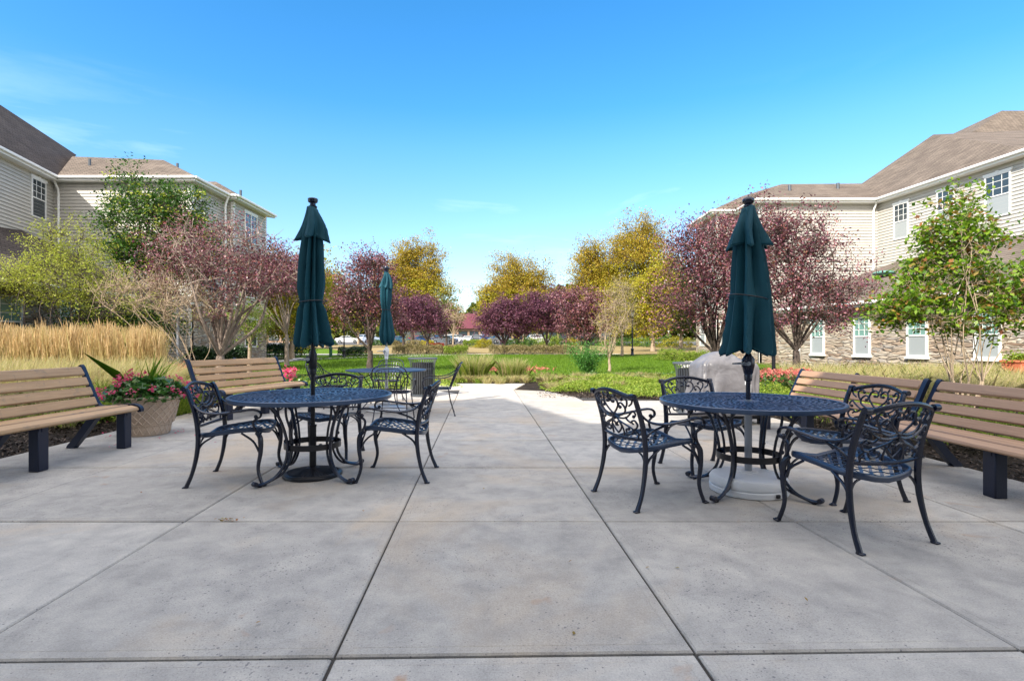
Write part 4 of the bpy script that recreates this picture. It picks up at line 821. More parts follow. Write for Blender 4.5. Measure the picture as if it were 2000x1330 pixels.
# right near multi-stem tree
x,y=P2(1885,8.2); tree('young_maple','young green multi stemmed tree behind the nearest brown bench','tree',x,y,3.8,[(-.05,0,2.55,.62,.5,.55),(-.3,0,3.0,.45,.4,.4),(.1,0,3.35,.32,.32,.35),(.75,0,2.05,.6,.5,.4),(-.75,0,1.75,.55,.5,.35),(-1.15,0,1.62,.42,.35,.16),(.1,0,1.75,.75,.5,.45),(-.6,0,2.25,.4,.4,.35)],L_MAPLE,BARKT,5600,.085,.045,.65,18,.15,140,seed=31,stems=6,extra=(L_RUST,.10,.0),twig=.0055,bare=.14,lw=.62)
x,y=P2(872,72); tree('dark_tree','dark green round tree left of the maroon roofed building','tree',x,y,6,[(0,0,4.0,1.9,2,2.0)],L_FAR,BARKD,4000,.3,.15,1.2,8,.6,50,seed=41)
for px,D,lab,sd in ((520,58,'olive tree behind the left building corner, before the small maroon shop',42),(640,66,'olive yellow tree seen between the near left umbrella and the plum',43),(1330,60,'olive green tree behind the big purple plum',44),(1120,96,'olive tree between the two right golden trees',45),(700,92,'golden olive tree behind the plum between the left umbrellas',46)):
    x,y=P2(px,D); tree('olive_tree',lab,'tree',x,y,9,[(0,0,5.2,3.4,3,2.4),(.8,0,8,2,2,1.5),(-1.2,0,3.2,2.8,2.5,1.4)],L_GOLD if sd!=44 else L_BUSH,BARKT,8000,.3,.2,1.5,10,.7,80,seed=sd,extra=(L_FAR,.6,.0))
# far wood
N=60000; X=rng.uniform(-260,260,N); top=14+4*np.sin(X*.05)+3*np.sin(X*.13+1)+1.5*np.sin(X*.41); Y=rng.uniform(165,210,N); Z=rng.uniform(0,1,N)**.7*top
C=np.stack([X,Y,gza(Y)+Z],1); stuff('far_wood',leafquads(C,2.4,1.8),4,L_FAR,'distant dark green wood along the horizon','wood')
# ---- shrubs and hedges
def HG(lab,px0,px1,D0,D1,w,h,mat,n,ls): 
    a=P2(px0,D0); b=P2(px1,D1); return hedge(lab,*a,*b,w,h,mat,n,ls)
HG('long mottled hedge along the far lawn edge, right of centre',955,1130,43.6,43.6,1.3,.72,L_TANH,9000,.11)
HG('mottled tan hedge behind the slim far umbrella and the orange board',768,905,43.9,43.9,1.2,.75,L_TANH,7500,.11)
HG('short green hedge just left of the gap to the car park',868,914,43.2,43.2,1.2,.66,L_BUSH,2500,.11)
HG('dark clipped hedge at the back left of the lawn',664,716,40,40,1.4,.66,L_DARKG,4500,.10)
HG('dark hedge along the far corner of the left building',500,602,35,40,1.4,.9,L_DARKG,8000,.11)
HG('dark low hedge at the foot of the left building behind the plum trunk',372,480,25,27,1.4,.95,L_DARKG,8000,.10)
HG('low dark hedge in front of the parked cars, left of the yellow bush',905,935,70,70,1.6,.9,L_BUSH,1500,.16)
def SH(lab,px,D,r,mat,n,ls,name='round_shrub',cat='shrub',group=None): x,y=P2(px,D); return shrub(name,lab,cat,x,y,r,mat,n,ls,group)
SH('round yellow bush in front of the parked cars',945,66,(1.1,1.0,1.15),L_YELLOW,2200,.16)
SH('small pale bush by the parked red car',808,70,(1.6,1.0,1.0),L_TANH,1500,.16)
SH('green bush under the purple trees right of centre',1075,52,(1.1,1,1.7),L_BUSH,2500,.14)
SH('green bush behind the long hedge between purple trunks',1030,55,(1.0,1,1.3),L_GREEN,2000,.14)
for i,(px,D,s) in enumerate(((1318,33,.75),(1340,32,.6),(1362,31.5,.62),(1384,31,.7),(1415,29,.7),(1300,33.5,.7))):
    SH(['yellow green clipped bush, second from the left by the stony edge','low clipped bush third from the left by the stony edge','clipped bush fourth from the left by the stony edge','clipped bush left of the grill cover top','clipped bush partly behind the grill cover top','leftmost dull green bush at the right lawn edge'][i],px,D,(s,s,.78*s+.15),L_BUSH,1700,.085,group='clipped bushes along the right lawn edge')
x,y=P2(1148,20.5); C=[]
P=rng.normal(size=(420,3))*np.array([.12,.12,0]); P[:,2]=gz(y); P[:,0]+=0
jr=empty('juniper_shrub',(x,y,0),0,'feathery green juniper shrub at the front edge of the lawn','shrub')
P,m1,t1_,sd=tuft(P,1.12,.02,.85,curve=.1); q=[]
for tt in np.linspace(.15,1,12):
    c=(P*(1-tt)+t1_*tt)*(1)+rng.normal(size=P.shape)*.03; q.append(c)
npmesh('foliage',leafquads(np.concatenate(q),.085,.028,up=.2),4,L_JUNIG,jr); m_=MB()
for k in range(9): a=k*.7; m_.tube([(0,0,0),(.3*math.cos(a),.3*math.sin(a),.6)],[.015,.006],5)
m_.build('stem',BARKD,jr)
def clump(lab,px,D,n,h,w,mat,spread=.12,lean=.8,plume=None):
    x,y=P2(px,D); root=empty('grass_clump',(x,y,gz(y)-.02),0,lab,'ornamental grass'); P=rng.normal(size=(n,3))*spread; P[:,2]=0
    d=P.copy(); d=nrm(d)*1.2; npmesh('blades',blades(P,h,w,lean,.9,d,.15),6,mat,root)
    if plume is not None:
        P=rng.normal(size=(n//2,3))*spread*1.1; P[:,2]=0; npmesh('plumes',blades(P,h*1.15,w*.9,lean*.9,.6,nrm(P)*1.2,.5),6,plume,root)
clump('rounded green grass clump nearest the far wire chair, with hazy plumes',925,17.2,1700,.74,.008,L_GRN,.15,.62,L_WISP)
clump('second green grass clump in the bed between patio and lawn',1000,17.6,1400,.62,.008,L_GRN,.14,.65,L_WISP)
for i,(px,D,r,mt) in enumerate(((742,80,1.5,L_GREEN),(770,82,1.2,L_TANH),(835,80,1.3,L_GOLD),(1002,82,1.6,L_GREEN),(1040,80,1.8,L_BUSH),(1095,79,1.6,L_GREEN),(1120,82,1.8,L_YELLOW),(1160,80,2.0,L_GREEN),(1195,78,1.8,L_BUSH),(1225,76,1.9,L_GREEN),(1255,74,2.0,L_BUSH),(1290,70,2.2,L_GREEN),(1320,68,2.2,L_YELLOW),(640,82,1.4,L_GREEN),(600,80,1.6,L_GOLD))):
    SH('dense leafy bush on the car park verge, %s'%['under the left plum','right of the left plum trunk','left of the orange board','between the centre plum and the broad plum','under the broad purple plum','right of the broad plum trunk','yellow, under the broad plum edge','behind the juniper shrub','left of the bare young tree','behind the far lamp post','right of the far lamp post','left under the big plum','yellow, under the big plum','near the green bollard','left of the near umbrella hem'][i],px,D,(r,r,r*.62),mt,1500,.2,group='bushes on the car park verge')
# ground cover: junipers, liriope
def cover(name,lab,polys,mat,L,Wd,den,hh,mounds=1.0,up=.15):
    Cs=[]
    for (x0,x1,y0,y1) in polys:
        nn=int(abs(x1-x0)*abs(y1-y0)*den); X=rng.uniform(x0-.15,x1+.15,nn); Y=rng.uniform(y0-.1,y1+.1,nn)
        u=np.abs((X-(x0+x1)/2)/((x1-x0)/2)); v=np.abs((Y-(y0+y1)/2)/((y1-y0)/2)); e_=u**3+v**3+.22*np.sin(X*5.1+Y*3)+.16*np.sin(Y*6.3-X*2.2)+.1*rng.normal(size=nn)
        k_=e_<1.0; X=X[k_]; Y=Y[k_]; nn=len(X); ex=np.clip((1.0-e_[k_])*1.6,.12,1)**.5
        top=hh*ex*(.62+.38*np.sin(X*2.9*mounds+np.sin(Y*2.1))*np.cos(Y*2.4*mounds+X)); Z=top*rng.uniform(.45,1.05,nn)
        Cs.append(np.stack([X,Y,Z+gza(Y)],1))
    C=np.concatenate(Cs); stuff(name,leafquads(C,L,Wd,up=up),4,mat,lab,'ground cover')
cover('juniper_ground_cover','feathery yellow green juniper spreading over the bed right of the walkway',[(.75,3.0,12.9,15.2),(2.4,6.0,11.6,14.2),(3.0,6.5,14.0,16.5),(1.6,4,15,17.6)],L_JUNI,.10,.022,1500,.22)
cover('juniper_ground_cover','green juniper mounds behind the two brown benches',[(4.45,6.6,7.2,10.8),(4.9,7.4,5.6,7.6),(4.6,7.5,9.6,11.8)],L_JUNI,.09,.02,1800,.42)
cover('juniper_ground_cover','green juniper between the left bench and the basket weave pot',[(-7.6,-5.6,7.2,9.8),(-7.8,-5.55,9.6,12.2)],L_JUNI,.09,.02,1700,.46)
cover('leafy_ground_cover','mixed low leafy plants in the bed in front of the lawn',[(-1.6,8.5,16.2,19.2),(-9,-1.5,13.2,19.4),(6,12,12,19)],L_JUNI,.10,.03,330,.15)
cover('dark_ground_cover','dark green leafy plants among the low bed plants before the lawn',[(-9,-3.2,13.2,18.5),(2,9,17,20)],L_BEG,.10,.05,160,.16)
def tufts(name,lab,pts,mat,n,h,w,spread,lean,curve=1.0):
    P=[]; d=[]
    for (x,y) in pts:
        q=rng.normal(size=(n,3))*spread; q[:,2]=0; d.append(nrm(q)*1.2); q[:,0]+=x; q[:,1]+=y; q[:,2]=gz(y)-.02; P.append(q)
    stuff(name,blades(np.concatenate(P),h,w,lean,curve,np.concatenate(d),.15),6,mat,lab,'ground cover')
pts=[(rng.uniform(-2.2,5),rng.uniform(15.6,18.8)) for _ in range(70)]+[(rng.uniform(-1.8,.3),rng.uniform(16.1,16.9)) for _ in range(14)]+[(rng.uniform(1.0,3),rng.uniform(13.4,15)) for _ in range(10)]
tufts('strappy_grass','arching striped grass tufts filling the bed beyond the walkway',pts,L_WISP,90,.26,.011,.05,1.0,1.5)
pts=[(rng.uniform(-2,6),rng.uniform(16,18.6)) for _ in range(60)]; tufts('green_tufts','small green grass tufts between the striped grass and the lawn',pts,L_GRN,80,.22,.012,.05,.9,1.3)
C=np.concatenate([rng.normal(size=(260,3))*np.array([.35,.2,.05])+np.array([x,y,.30]) for x,y in (P2(975,18.5),P2(1030,18.5),P2(940,19.2))]); stuff('russet_flower_patch',leafquads(C,.07,.05),4,L_SALM,'russet flowering patch between the two grass clumps','flowers')
# golden reed grass on the left
def band(px0,px1,D0,D1,nn):
    D=rng.uniform(D0,D1,nn); px=rng.uniform(px0,px1,nn); return np.stack([(px-1000)*D/F,D,np.zeros(nn)-.02],1)
gap=lambda P:(np.sin(P[:,0]*7.2+2*np.sin(P[:,1]*3.1))*np.sin(P[:,1]*5.5+1.5*np.sin(P[:,0]*2.3))+rng.normal(size=len(P))*.35)>-.22
P=band(-120,318,11.6,14.6,17000); P=P[gap(P)]; stuff('reed_grass_stems',blades(P,1.45,.009,.16,.3),6,L_STEM,'straw coloured stems of the tall reed grass at the left','ornamental grass')
P2_=band(-120,318,11.6,14.6,9500); P2_=P2_[gap(P2_)]; g_=rng; 
hh=rng.uniform(.90,1.42,(len(P2_),1))*(.93+.07*np.sin(P2_[:,:1]*3.1)+.08*np.sin(P2_[:,:1]*7.7+P2_[:,1:2]*5)); B=P2_+np.concatenate([rng.normal(size=(len(P2_),2))*.04,hh],1)
stuff('reed_grass_plumes',blades(B,.34,.020,.22,.3,None,.3),6,L_GLDGR,'golden upright feathery plumes of the tall reed grass at the left','ornamental grass')
P=band(-140,315,9.2,11.6,15000); stuff('wispy_grass',blades(P,.92,.009,.75,1.0,np.tile([[.7,-.2,0]],(len(P),1)),.3),6,L_WISP,'pale wispy drooping grass in front of the golden reed grass','ornamental grass')
P=band(150,380,8.3,10.2,4200); P=P[P[:,0]<-5.5]; stuff('fresh_grass_fringe',blades(P,.62,.010,.8,1.1),6,L_GRN,'fresh yellow green grass fringe behind the left bench and pot','ornamental grass')
P=band(-100,150,7.6,9.2,2500); stuff('low_wispy_fringe',blades(P,.66,.009,.9,1.1),6,L_WISP,'low straw grass directly behind the left bench','ornamental grass')
# wispy grass on the right
P=band(1520,2120,12.6,16.5,12000); P=P[P[:,0]>5.2]; stuff('meadow_grass',blades(P,.70,.010,.85,1.0),6,L_WISP,'pale drooping meadow grass in front of the right stone wall','ornamental grass')
P=band(1560,2120,10.2,13.0,9000); P=P[P[:,0]>5.9]; stuff('meadow_grass_near',blades(P,.68,.010,.9,1.0),6,L_WISP,'straw coloured wispy grass behind the brown benches','ornamental grass')
P=band(1500,2100,11.0,17.5,2600); stuff('meadow_green_tufts',blades(P,.66,.012,.7,.9),6,L_GRN,'green blades mixed into the right meadow grass','ornamental grass')
# flower beds
def flowers(name,lab,px0,px1,D0,D1,nf,nl,h,mat):
    root=empty(name,(0,0,0),0,lab,'flower bed'); root['kind']='stuff'
    P=band(px0,px1,D0,D1,nl); P[:,2]=rng.uniform(.02,h,nl)+gza(P[:,1]); npmesh('leaves',leafquads(P,.10,.07,up=.8),4,L_BEG,root)
    P=band(px0,px1,D0,D1,nf); P[:,2]=h*rng.uniform(.75,1.12,nf)+gza(P[:,1]); P=np.repeat(P,7,axis=0)+rng.normal(size=(nf*7,3))*.025; npmesh('blossoms',leafquads(P,.05,.04,up=.5),4,mat,root)
flowers('flower_bed','salmon pink begonias around the foot of the grey lamp post at the left',305,385,11.8,14.0,260,1500,.62,L_SALM)
flowers('flower_bed','red and pink begonias right of the covered grill',1478,1590,11.0,12.8,260,2600,.52,L_SALM)
flowers('flower_bed','pink and yellow blooms at the right end of the sunlit tan bench',553,578,10.4,11.0,40,160,.62,L_PINK)
# terracotta planter far right
r_=empty('terracotta_planter',(*P2(1998,13.2),0),R(5),'terracotta planter box with yellow green leaves at the right edge','flower pot')
m_=MB(); m_.box((0,0,.52),(.66,.5,.46),bev=.02)
for k in range(5): m_.box((0,-.252,.35+k*.085),(.62,.012,.03),bev=.004)
m_.box((0,0,.745),(.72,.56,.06),bev=.012); m_.box((0,0,.145),(.56,.42,.29)); m_.build('pot_body',TERRA,r_)
C=rng.normal(size=(700,3))*np.array([.20,.16,.07])+np.array([0,0,.84]); npmesh('foliage',leafquads(C,.07,.05),4,L_BUSH,r_)
# lawn blades
N=60000; D=20.4+(43-20.4)*rng.uniform(0,1,N)**.9; X=rng.uniform(-13,13,N); ok=np.abs(X)<np.minimum(13.,3.+ (D-19.6)*3.0); P=np.stack([X,D,gza(D)-.02],1)[ok]
stuff('lawn_grass',blades(P,.075,.022,.5,.6),6,L_TURF,'short mown grass blades of the green lawn','grass')
# ------------------------------------------------------------------ buildings
ZE=9.5
def walldir(p0,p1):
    d=Vector((p1[0]-p0[0],p1[1]-p0[1],0)); L_=d.length; d.normalize(); nrm_=Vector((d.y,-d.x,0)); return d,nrm_,L_
def siding(mb,p0,p1,z0,z1,lap=.165):
    d,nn,L_=walldir(p0,p1); a=Vector((*p0,0)); b_=Vector((*p1,0)); z=z0
    while z<z1-.001:
        zt=min(z+lap,z1); i=nn*.002; o=nn*.040
        mb.add([a+o+Vector((0,0,z)),b_+o+Vector((0,0,z)),b_+i+Vector((0,0,zt)),a+i+Vector((0,0,zt)),a+i+Vector((0,0,z)),b_+i+Vector((0,0,z))],[(0,1,2,3),(4,5,1,0)]); z=zt
def flat_wall(mb,p0,p1,z0,z1,off=0):
    d,nn,L_=walldir(p0,p1); a=Vector((*p0,0))+nn*off; b_=Vector((*p1,0))+nn*off
    mb.add([a+Vector((0,0,z0)),b_+Vector((0,0,z0)),b_+Vector((0,0,z1)),a+Vector((0,0,z1))],[(0,1,2,3)])
def window(parent,p0,p1,s,z0,w,h,glass=None,low=None,sill=False,double=False,head=True):
    """centre at distance s along p0->p1"""
    d,nn,L_=walldir(p0,p1); ang=math.atan2(d.y,d.x); c=Vector((*p0,0))+d*s
    M=Matrix.Translation(c)@Matrix.Rotation(ang,4,'Z')   # local x along wall, -y outward
    f=MB(); B=lambda x,z,wx,wz,dep,y=0: f.box(None,(wx,dep,wz),mat=M@Matrix.Translation((x,y-dep/2,z)))
    t=.06; zc_=z0+h/2
    B(-w/2+t/2,zc_,t,h,.075); B(w/2-t/2,zc_,t,h,.075); B(0,z0+h-t/2,w-2*t,t,.072); B(0,z0+t/2,w-2*t,t,.072)
    B(0,zc_,w-2*t,.05,.066)
    if head: B(0,z0+h+.06,w+.12,.12,.085); B(0,z0+h+.065,.12,.17,.10)
    if sill: B(0,z0-.04,w+.1,.07,.11)
    nx=4 if double else 3
    if double: B(0,zc_,.07,h-2*t,.07)
    for i in range(1,nx): 
        if double and i==2: continue
        B(-w/2+w*i/nx,z0+h*.75,.022,h/2-.1,.056)
    for k in range(1,3): B(0,z0+h*.5+h*.5*k/3,w-2*t,.022,.053)
    fo=f.build('window',TRIM,parent,smooth=False)
    g=MB(); g.box(None,(w-2*t,.01,h/2-t),mat=M@Matrix.Translation((0,-.038,z0+h*.75-t/2+.01))); g.build('pane',glass or GLASS,fo,smooth=False)
    g=MB(); g.box(None,(w-2*t,.01,h/2-t),mat=M@Matrix.Translation((0,-.034,z0+h*.25+t/2-.01))); g.build('pane',low or GLASS,fo,smooth=False)
    return fo
def gutter(mb,pts,z=ZE):
    for a,b_ in zip(pts[:-1],pts[1:]):
        d,nn,L_=walldir(a,b_); M=Matrix.Translation(Vector(((a[0]+b_[0])/2,(a[1]+b_[1])/2,z-.11)))@Matrix.Rotation(math.atan2(d.y,d.x),4,'Z')
        mb.box(None,(L_+.02,.03,.22),mat=M); mb.box(None,(L_+.08,.12,.13),mat=M@Matrix.Translation((0,-.075,.05)),bev=.025)
def soffit(mb,poly,z): mb.poly([(x,y,z) for x,y in poly])
def downspout(parent,c,nn,z0,z1,out=.42):
    m_=MB(); n3=Vector((*nn,0)).normalized(); c=Vector((*c,0)); m_.tube([c+n3*out+Vector((0,0,z1)),c+n3*(out-.05)+Vector((0,0,z1-.15)),c+n3*.10+Vector((0,0,z1-.55)),c+n3*.07+Vector((0,0,z1-.75)),c+n3*.07+Vector((0,0,z0))],.055,6); m_.build('downspout',TRIM,parent)
def cornertrim(mb,c,z0,z1): mb.box((c[0],c[1],(z0+z1)/2),(.16,.16,z1-z0))
def roofpoly(mb,polys):
    for p in polys: mb.poly(p)
# ---- left building
Lb=empty('left_apartment_building',(0,0,0),0,'three storey cream sided building with dark shingle roof on the left','building')
w=MB()
A0=(-20.6,16.5);A1=(-23.15,26.9);A2=(-16.2,26.9);A3=(-16.2,30.2);A4=(-15.8,30.2);A5=(-15.8,34.2);A6=(-23,34.2)
a1x=lambda D:-23.15+.245*(26.9-D)
A0=(a1x(16.5),16.5)
siding(w,A0[::1],A1,3.0,ZE); 
# outward side of A0->A1 must face +x : order so that normal points right
w=MB()
def wl(p0,p1,z0=0,z1=ZE): siding(w,p0,p1,z0,z1)
wl(A0,A1,2.6); wl(A1,A2,0); wl(A2,A3,3.1); wl((A3[0],A3[1]),A4,3.1); wl(A4,A5,3.1); wl(A5,A6,0); wl((-36,16.5),A0,0)
w.build('siding_wall',SIDING,Lb,smooth=False)
m_=MB(); flat_wall(m_,A2,A3,0,3.1,.03); flat_wall(m_,A3,A4,0,3.1,.03); flat_wall(m_,A4,A5,0,3.1,.03); m_.build('stone_wall',STONE,Lb,smooth=False)
eav=[(a1x(16.1)+.4,16.1),(a1x(26.5)+.4,26.5),(-15.8,26.5),(-15.8,29.8),(-15.4,29.8),(-15.4,34.6)]
m_=MB(); gutter(m_,eav); m_.build('gutter',TRIM,Lb,smooth=False)
m_=MB(); soffit(m_,[eav[0],eav[1],A1,A0],ZE-.22); soffit(m_,[eav[1],eav[2],A2,A1],ZE-.22); soffit(m_,[eav[2],eav[3],A3,A2],ZE-.22); soffit(m_,[eav[4],eav[5],A5,A4],ZE-.22); soffit(m_,[eav[3],eav[4],A4,A3],ZE-.225); m_.build('soffit',TRIM,Lb,smooth=False)
e=[(x,y,ZE) for x,y in eav]; B_=(-29.6,36.2,13.97); R2=(-28.4,29.6,14.4); R3=(-26.5,16.0,14.9)
m_=MB(); roofpoly(m_,[[e[0],e[1],R2,R3],[e[1],B_,R2],[R3,R2,(-36,29,9.5),(-36,16,9.5)],[R2,B_,(-36,38,9.5),(-36,29,9.5)],[e[0],R3,(-36,16,9.5)]])
m_.build('roof',ROOFL,Lb,smooth=False)
m_=MB(); roofpoly(m_,[[e[1],e[2],(-20.3,31,11.85),(-25.6,31,12.05)],[e[2],e[3],(-18.2,31,10.8),(-20.3,31,11.85)],[(-25.6,31,12.05),(-20.3,31,11.85),(-20.3,34.8,9.5),(-25.6,34.8,9.5)],[e[4],e[5],(-17.9,32.2,10.95)],[(-16.2,29.8,9.5),e[4],(-17.9,32.2,10.95),(-20,32.2,10.95),(-20,29.8,9.5)],[e[5],(-20,34.6,9.5),(-20,32.2,10.95),(-17.9,32.2,10.95)],[e[1],(-25.6,31,12.05),B_]]); m_.build('roof',ROOFD,Lb,smooth=False)
[ (lambda q:(cornertrim(q,*a_),q.build('corner_trim',TRIM,Lb,smooth=False)))(MB()) for a_ in (((A2[0]-.05,A2[1]+.05),0,ZE-.25),((A4[0]-.05,A4[1]+.05),3.1,ZE-.25),((A5[0]-.05,A5[1]-.05),3.1,ZE-.25)) ]
dA,nA,LA=walldir(A0,A1)
for D in (25.65,20.8): window(Lb,A0,A1,(D-16.5)/dA.y,7.2,1.1,1.85)
window(Lb,A4,A5,1.95,7.2,1.5,1.75,double=True); window(Lb,A4,A5,1.95,3.9,1.5,1.7,double=True); window(Lb,A4,A5,1.95,.95,1.5,1.7,double=True)
downspout(Lb,(-22.85,26.9),(0,-1),0,ZE); downspout(Lb,(-16.0,29.6),(1,0),3,ZE,.3)
for (x,y,z,h_) in ((-23.0,29,11.0,.22),(-18.6,29.6,11.1,.08),(-15.9,31.2,9.8,.35)):
    m_=MB(); m_.tube([(x,y,z-.2),(x,y,z+h_)],.07,10); m_.build('vent_pipe',CANM,Lb)
# low stone wing
Wg=MB(); Q=[(-23,14.6),(-16.4,14.6),(-16.4,24.6),(-22.5,24.6)]
for a,b_ in zip(Q,Q[1:]): flat_wall(Wg,a,b_,0,3.05)
Wg.build('stone_wall',STONE,Lb,smooth=False)
m_=MB(); q=[(-24,14.1,3.2),(-15.9,14.1,3.2),(-15.9,25.1,3.2),(-22.6,25.1,3.2)]; ra=(-22.2,18.5,6.4); rb=(-22.6,24.5,6.4)
roofpoly(m_,[[q[0],q[1],ra,(-24,18.5,6.4)],[q[1],q[2],rb,ra],[q[2],q[3],rb]]); m_.build('roof',ROOFL,Lb,smooth=False)
m_=MB(); gutter(m_,[(-24,14.1),(-15.9,14.1),(-15.9,25.1),(-22.6,25.1)],3.2); soffit(m_,[(-15.9,14.1),(-15.9,25.1),(-16.4,24.6),(-16.4,14.6)],3.0); m_.build('gutter',TRIM,Lb,smooth=False)
for s in (2.6,5.2,7.6): window(Lb,Q[1],Q[2],s,1.05,1.15,1.7,GLASSG,GLASS,True,head=False)
# ---- right building
Rb=empty('right_apartment_building',(0,0,0),0,'three storey cream sided building with brown shingle roof on the right','building')
B0=(14.4,34);B1=(14.4,31);B2=(21.3,31);B3=(22.35,23.1);B4=(40,23.1)
C0=(12.9,37.2);C1=(12.9,33.6);C2=(14.4,33.6)
w=MB(); wl(C0,C1,3.1); wl(C1,C2,3.1); wl(B0,B1,3.1); wl(B1,B2,3.1); wl(B2,B3,0); wl(B3,B4,0); wl((13.2,41),(20,41),3.1) if False else None
w.build('siding_wall',SIDING,Rb,smooth=False)
m_=MB(); flat_wall(m_,C0,C1,0,3.1,.03); flat_wall(m_,C1,C2,0,3.1,.03); flat_wall(m_,B0,B1,0,3.1,.03); flat_wall(m_,B1,B2,0,3.1,.03); m_.build('stone_wall',STONE,Rb,smooth=False)
ev=[(12.5,37.6),(12.5,33.2),(14.0,33.2),(14.0,30.6),(20.95,30.6),(21.95,22.7),(40,22.7)]
m_=MB(); gutter(m_,ev); m_.build('gutter',TRIM,Rb,smooth=False)
m_=MB(); soffit(m_,[ev[3],ev[4],B2,B1],ZE-.22); soffit(m_,[ev[4],ev[5],B3,B2],ZE-.22); soffit(m_,[ev[5],ev[6],B4,B3],ZE-.22); soffit(m_,[ev[2],ev[3],B1,(14.4,33.6)],ZE-.22); soffit(m_,[ev[0],ev[1],C1,C0],ZE-.22); soffit(m_,[ev[1],ev[2],C2,C1],ZE-.225); m_.build('soffit',TRIM,Rb,smooth=False)
e=[(x,y,ZE) for x,y in ev]; AA=(26.9,34,14.5); BB=(22.6,34.4,11.5)
m_=MB(); roofpoly(m_,[[e[4],e[5],AA],[e[4],AA,BB],[e[5],e[6],(40,34,15.1),AA],[AA,(40,34,15.1),(40,44,9.5),(24,44,9.5)],[BB,AA,(24,44,9.5)],[(25,38,10.4),(46,50,23),(46,60,23),(25,60,10.4)],[(25,38,10.4),(80,38,10.4),(60,50,23),(46,50,23)]]); m_.build('roof',ROOFD,Rb,smooth=False)
m_=MB(); roofpoly(m_,[[e[3],e[4],BB,(17.4,34.4,11.45)],[e[2],e[3],(17.4,34.4,11.45)],[e[1],e[2],(17.4,34.4,11.45),(16,37,11.4)],[e[0],e[1],(16,37,11.4),(16,41,11.4)],[(17.4,34.4,11.45),BB,(24,44,9.5),(16,41,11.4),(16,37,11.4)]]); m_.build('roof',ROOFD,Rb,smooth=False)
[ (lambda q:(cornertrim(q,*a_),q.build('corner_trim',TRIM,Rb,smooth=False)))(MB()) for a_ in (((B3[0]+.05,B3[1]+.05),0,ZE-.25),((B1[0]+.05,B1[1]+.05),0,ZE-.25),((C1[0]+.05,C1[1]+.05),0,ZE-.25)) ]
dB,nB,LB=walldir(B2,B3)
for D,ww in ((29.4,.95),(26.8,.95),(24.3,1.15)): window(Rb,B2,B3,(31-D)/-dB.y,6.95,ww,1.95,low=BLIND)
window(Rb,C1,C2,.8,1.0,1.2,1.5,double=True,low=BLIND,glass=BLIND); window(Rb,C0,C1,1.3,1.0,1.0,1.6,low=BLIND)
downspout(Rb,(21.0,31),(0,-1),0,ZE)
for (x,y,z,h_) in ((17.0,32.6,10.6,.25),(20.2,33,10.8,.3),(34,33.5,14.9,.4)):
    m_=MB(); m_.tube([(x,y,z-.3),(x,y,z+h_)],.09,10); m_.build('vent_pipe',CANM,Rb)
# right low stone wing
u=Vector((.196,-.98)); S=lambda t:(13.8+u.x*t,24-u.y*-1*t) 
S=lambda t:(13.8+.196*t,24-.98*t)
Q=[(22,29.5),S(-2.6),S(11.5),(24,12.2)]
m_=MB(); flat_wall(m_,(21.5,28.5),S(-2.6),0,2.75); flat_wall(m_,S(-2.6),S(11.5),0,2.75); flat_wall(m_,S(11.5),(24,12.2),0,2.75); m_.build('stone_wall',STONE,Rb,smooth=False)
o_=lambda t,d_=.5:(13.8+.196*t-.98*d_,24-.98*t-.196*d_)
E=[(21,29.2),o_(-3.1),o_(12),(24,11.6)]
q=[(x,y,2.85) for x,y in E]; r1=(21.3,29.5,5.7); r2=(22.35,23.4,5.95); r3=(22.6,16.5,5.7)
m_=MB(); roofpoly(m_,[[q[0],q[1],r1],[q[1],q[2],r3,r2,r1],[q[2],q[3],(24.5,16.5,5.7),r3],[r2,r3,(24.5,16.5,5.7),(24.5,22,5.9)]]); m_.build('roof',ROOFD,Rb,smooth=False)
m_=MB(); gutter(m_,E,2.85); soffit(m_,[E[1],E[2],S(11.5),S(-2.6)],2.64); m_.build('gutter',TRIM,Rb,smooth=False)
for k,t_ in enumerate((0,2.38,4.76,7.14,9.9)): window(Rb,S(-2.6),S(11.5),2.6+t_,.70,.80,1.55,GLASSG,BLIND,True,head=False)
downspout(Rb,S(-1.1),(-.98,-.196),0,2.8)
m_=MB(); m_.ball((17.9,25.6,4.55),.5,16,.25); m_.build('roof_vent',plain('verdigris_metal',(.10,.24,.20),.5),Rb)
# ---- building behind the viewer: its wall and gable shade the patio
Eb=empty('entrance_building',(0,-2.4,0),0,'cream sided entrance building behind the viewer whose gable shades the patio','building')
pr=[(-16,0),(9,0),(9,8.0),(1.5,10.1),(-6.6,10.1),(-10.7,13.7),(-15,11.5),(-16,11.2)]
m_=MB(); T=Matrix(((1,0,0,0),(0,0,1,0),(0,1,0,0),(0,0,0,1)))
m_.prism(pr,-5,0,T); m_.build('siding_wall',SIDING,Eb,smooth=False)
for s in (3,6,20,23):
    window(Eb,(9,.0),(-16,.0),s,1,1.2,1.7)
    window(Eb,(9,.0),(-16,.0),s,5,1.2,1.7)
